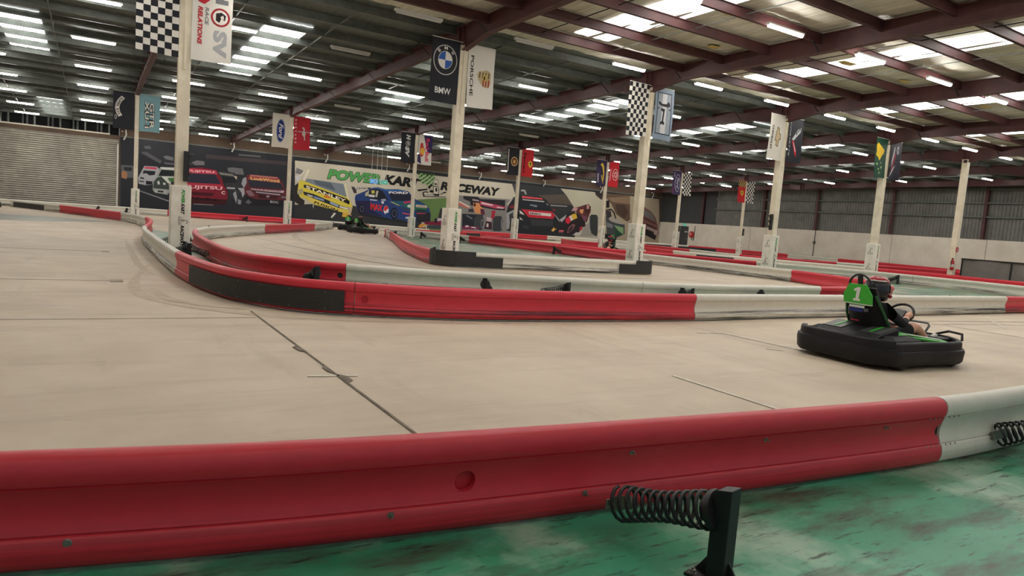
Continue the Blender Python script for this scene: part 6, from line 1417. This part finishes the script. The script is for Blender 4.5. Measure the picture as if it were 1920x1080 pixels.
# hanging exit signs
def exit_sign(x, y, z, rz, label, flip, hang=True, w_=.52, col=(40, 120, 140)):
    t_ = thing('exit_sign', label, 'sign', (x, y, z), rz, 'lit exit signs')
    obj('sign_box', MB().box(-w_/2, w_/2, -.025, .025, -.13, .13), mat('exit_blue' if col[2] > 120 else 'exit_green', L3(*col), .5, emit=L3(*col), estr=1.2), t_)
    P = Pr(); sg = -1 if flip else 1
    P.poly([(sg*.04, -.09), (sg*.2, -.09), (sg*.2, .09), (sg*.04, .09)], (220, 240, 236)); P.poly([(sg*.07, -.06), (sg*.15, -.06), (sg*.15, .06), (sg*.07, .06)], col)
    P.poly([(-sg*.2, 0), (-sg*.12, .08), (-sg*.12, .03), (-sg*.02, .03), (-sg*.02, -.03), (-sg*.12, -.03), (-sg*.12, -.08)], (225, 242, 238))
    P.build('sign_face', lambda a, b, l: (a, -.027-.0008*l, b), t_)
    if hang:
        mb = MB(); mb.box(-w_/2-.01, w_/2+.01, -.03, .03, .13, .17); obj('sign_top', mb, HOUSING, t_)
        for s in (-1, 1):
            mb = MB(); mb.tube([(s*.17, 0, .15), (s*.17, 0, zb(y)+.56-z)], .012, 5); obj('hanger_rod', mb, HOUSING, t_)
    return t_
exit_sign(15.95, 44, 3.40, -.35, 'blue lit exit sign with left arrow hung before the mural title', False, True, .52, (60, 130, 190))
exit_sign(16.62, 44, 3.40, -.35, 'green lit exit sign with right arrow hung before the mural title', True, True, .52, (40, 140, 120))
exit_sign(XR-.09, 52.48, 2.52, -PI/2, 'green exit sign above the dark door in the far wall', True, False, .5, (40, 130, 110))
# fire hose reel, extinguisher
t_ = thing('hose_reel', 'red fire hose reel on the white wall beside the dark exit door', 'hose reel', (XR-.08, 51.25, 1.55), -PI/2)
mb = MB(); Mr = Matrix.Rotation(PI/2, 4, 'X'); mb.lathe([(0, .02), (.30, .02), (.33, .05), (.33, .16), (.30, .19), (0, .19)], 24, Mr); obj('reel_drum', mb, FIRE, t_, 40)
mb = MB(); mb.tube([(0, -.03, -.3), (.05, -.05, -.55), (.25, -.05, -.62), (.3, -.04, -.4), (.34, -.03, .9)], .03, 6); obj('supply_pipe', mb, KGREY, t_)
P = Pr(); P.ell(-.06, .04, .14, .14, (226, 206, 204)); P.poly([(-.16, .0), (.02, .0), (.02, .08), (-.16, .08)], (196, 40, 46)); P.build('reel_badge', lambda a, b, l: (a, -.195-.001*l, b), t_)
t_ = thing('fire_extinguisher', 'red fire extinguisher hung on the bare column by the mesh fence', 'extinguisher', (xa(5)-.20, YA-.1, .95))
mb = MB(); mb.lathe([(0, -.28), (.075, -.28), (.085, -.26), (.085, .16), (.06, .22), (.03, .25), (.03, .29), (0, .29)], 16); obj('cylinder_body', mb, FIRE, t_, 40)
mb = MB(); mb.lathe([(.0865, -.12), (.0865, .02)], 16); obj('paper_label', mb, HOUSING, t_)
mb = MB(); mb.tube([(0, 0, .27), (-.07, 0, .33), (-.1, 0, .2), (-.11, 0, -.08)], .014, 6); mb.box(-.04, .05, -.012, .012, .28, .33); obj('hose_and_handle', mb, BLACK, t_)
t_ = thing('extinguisher_sign', 'round red sign above the fire extinguisher on the bare column', 'sign', (xa(5), YA-.14, 1.72))
mb = MB(); mb.lathe([(0, .012), (.13, .012), (.135, .0), (0, 0)], 20, Matrix.Rotation(PI/2, 4, 'X')); obj('sign_disc', mb, FIRE, t_)
P = Pr(); P.poly([(-.03, -.07), (.03, -.07), (.03, .05), (-.03, .05)], (230, 220, 216)); P.build('sign_symbol', lambda a, b, l: (a, -.014, b), t_)
# low fence with shade cloth on the right
t_ = thing('mesh_fence', 'low black framed fence with grey shade cloth right of the bare column', 'fence', (0, 0, 0))
fy = [17.6, 15.4, 13.2, 11.0, 8.8]
for a in fy: mb = MB(); mb.tube([(37.6, a, 0), (37.6, a, 1.28)], .035, 6); obj('fence_post', mb, BLACK, t_)
mb = MB(); mb.tube([(37.6, 17.65, 1.28), (37.6, 8.8, 1.28)], .035, 6); obj('top_rail', mb, BLACK, t_)
for a, b in zip(fy, fy[1:]):
    mb = MB(); v = []
    for i in range(13):
        k = i/12; y = a+(b-a)*k
        v += [(37.62+.03*math.sin(k*9), y, .05), (37.62+.03*math.sin(k*7+1), y, 1.25)]
    mb.add(v, [(2*i, 2*i+2, 2*i+3, 2*i+1) for i in range(12)]); obj('shade_cloth', mb, SHADE, t_, 60)
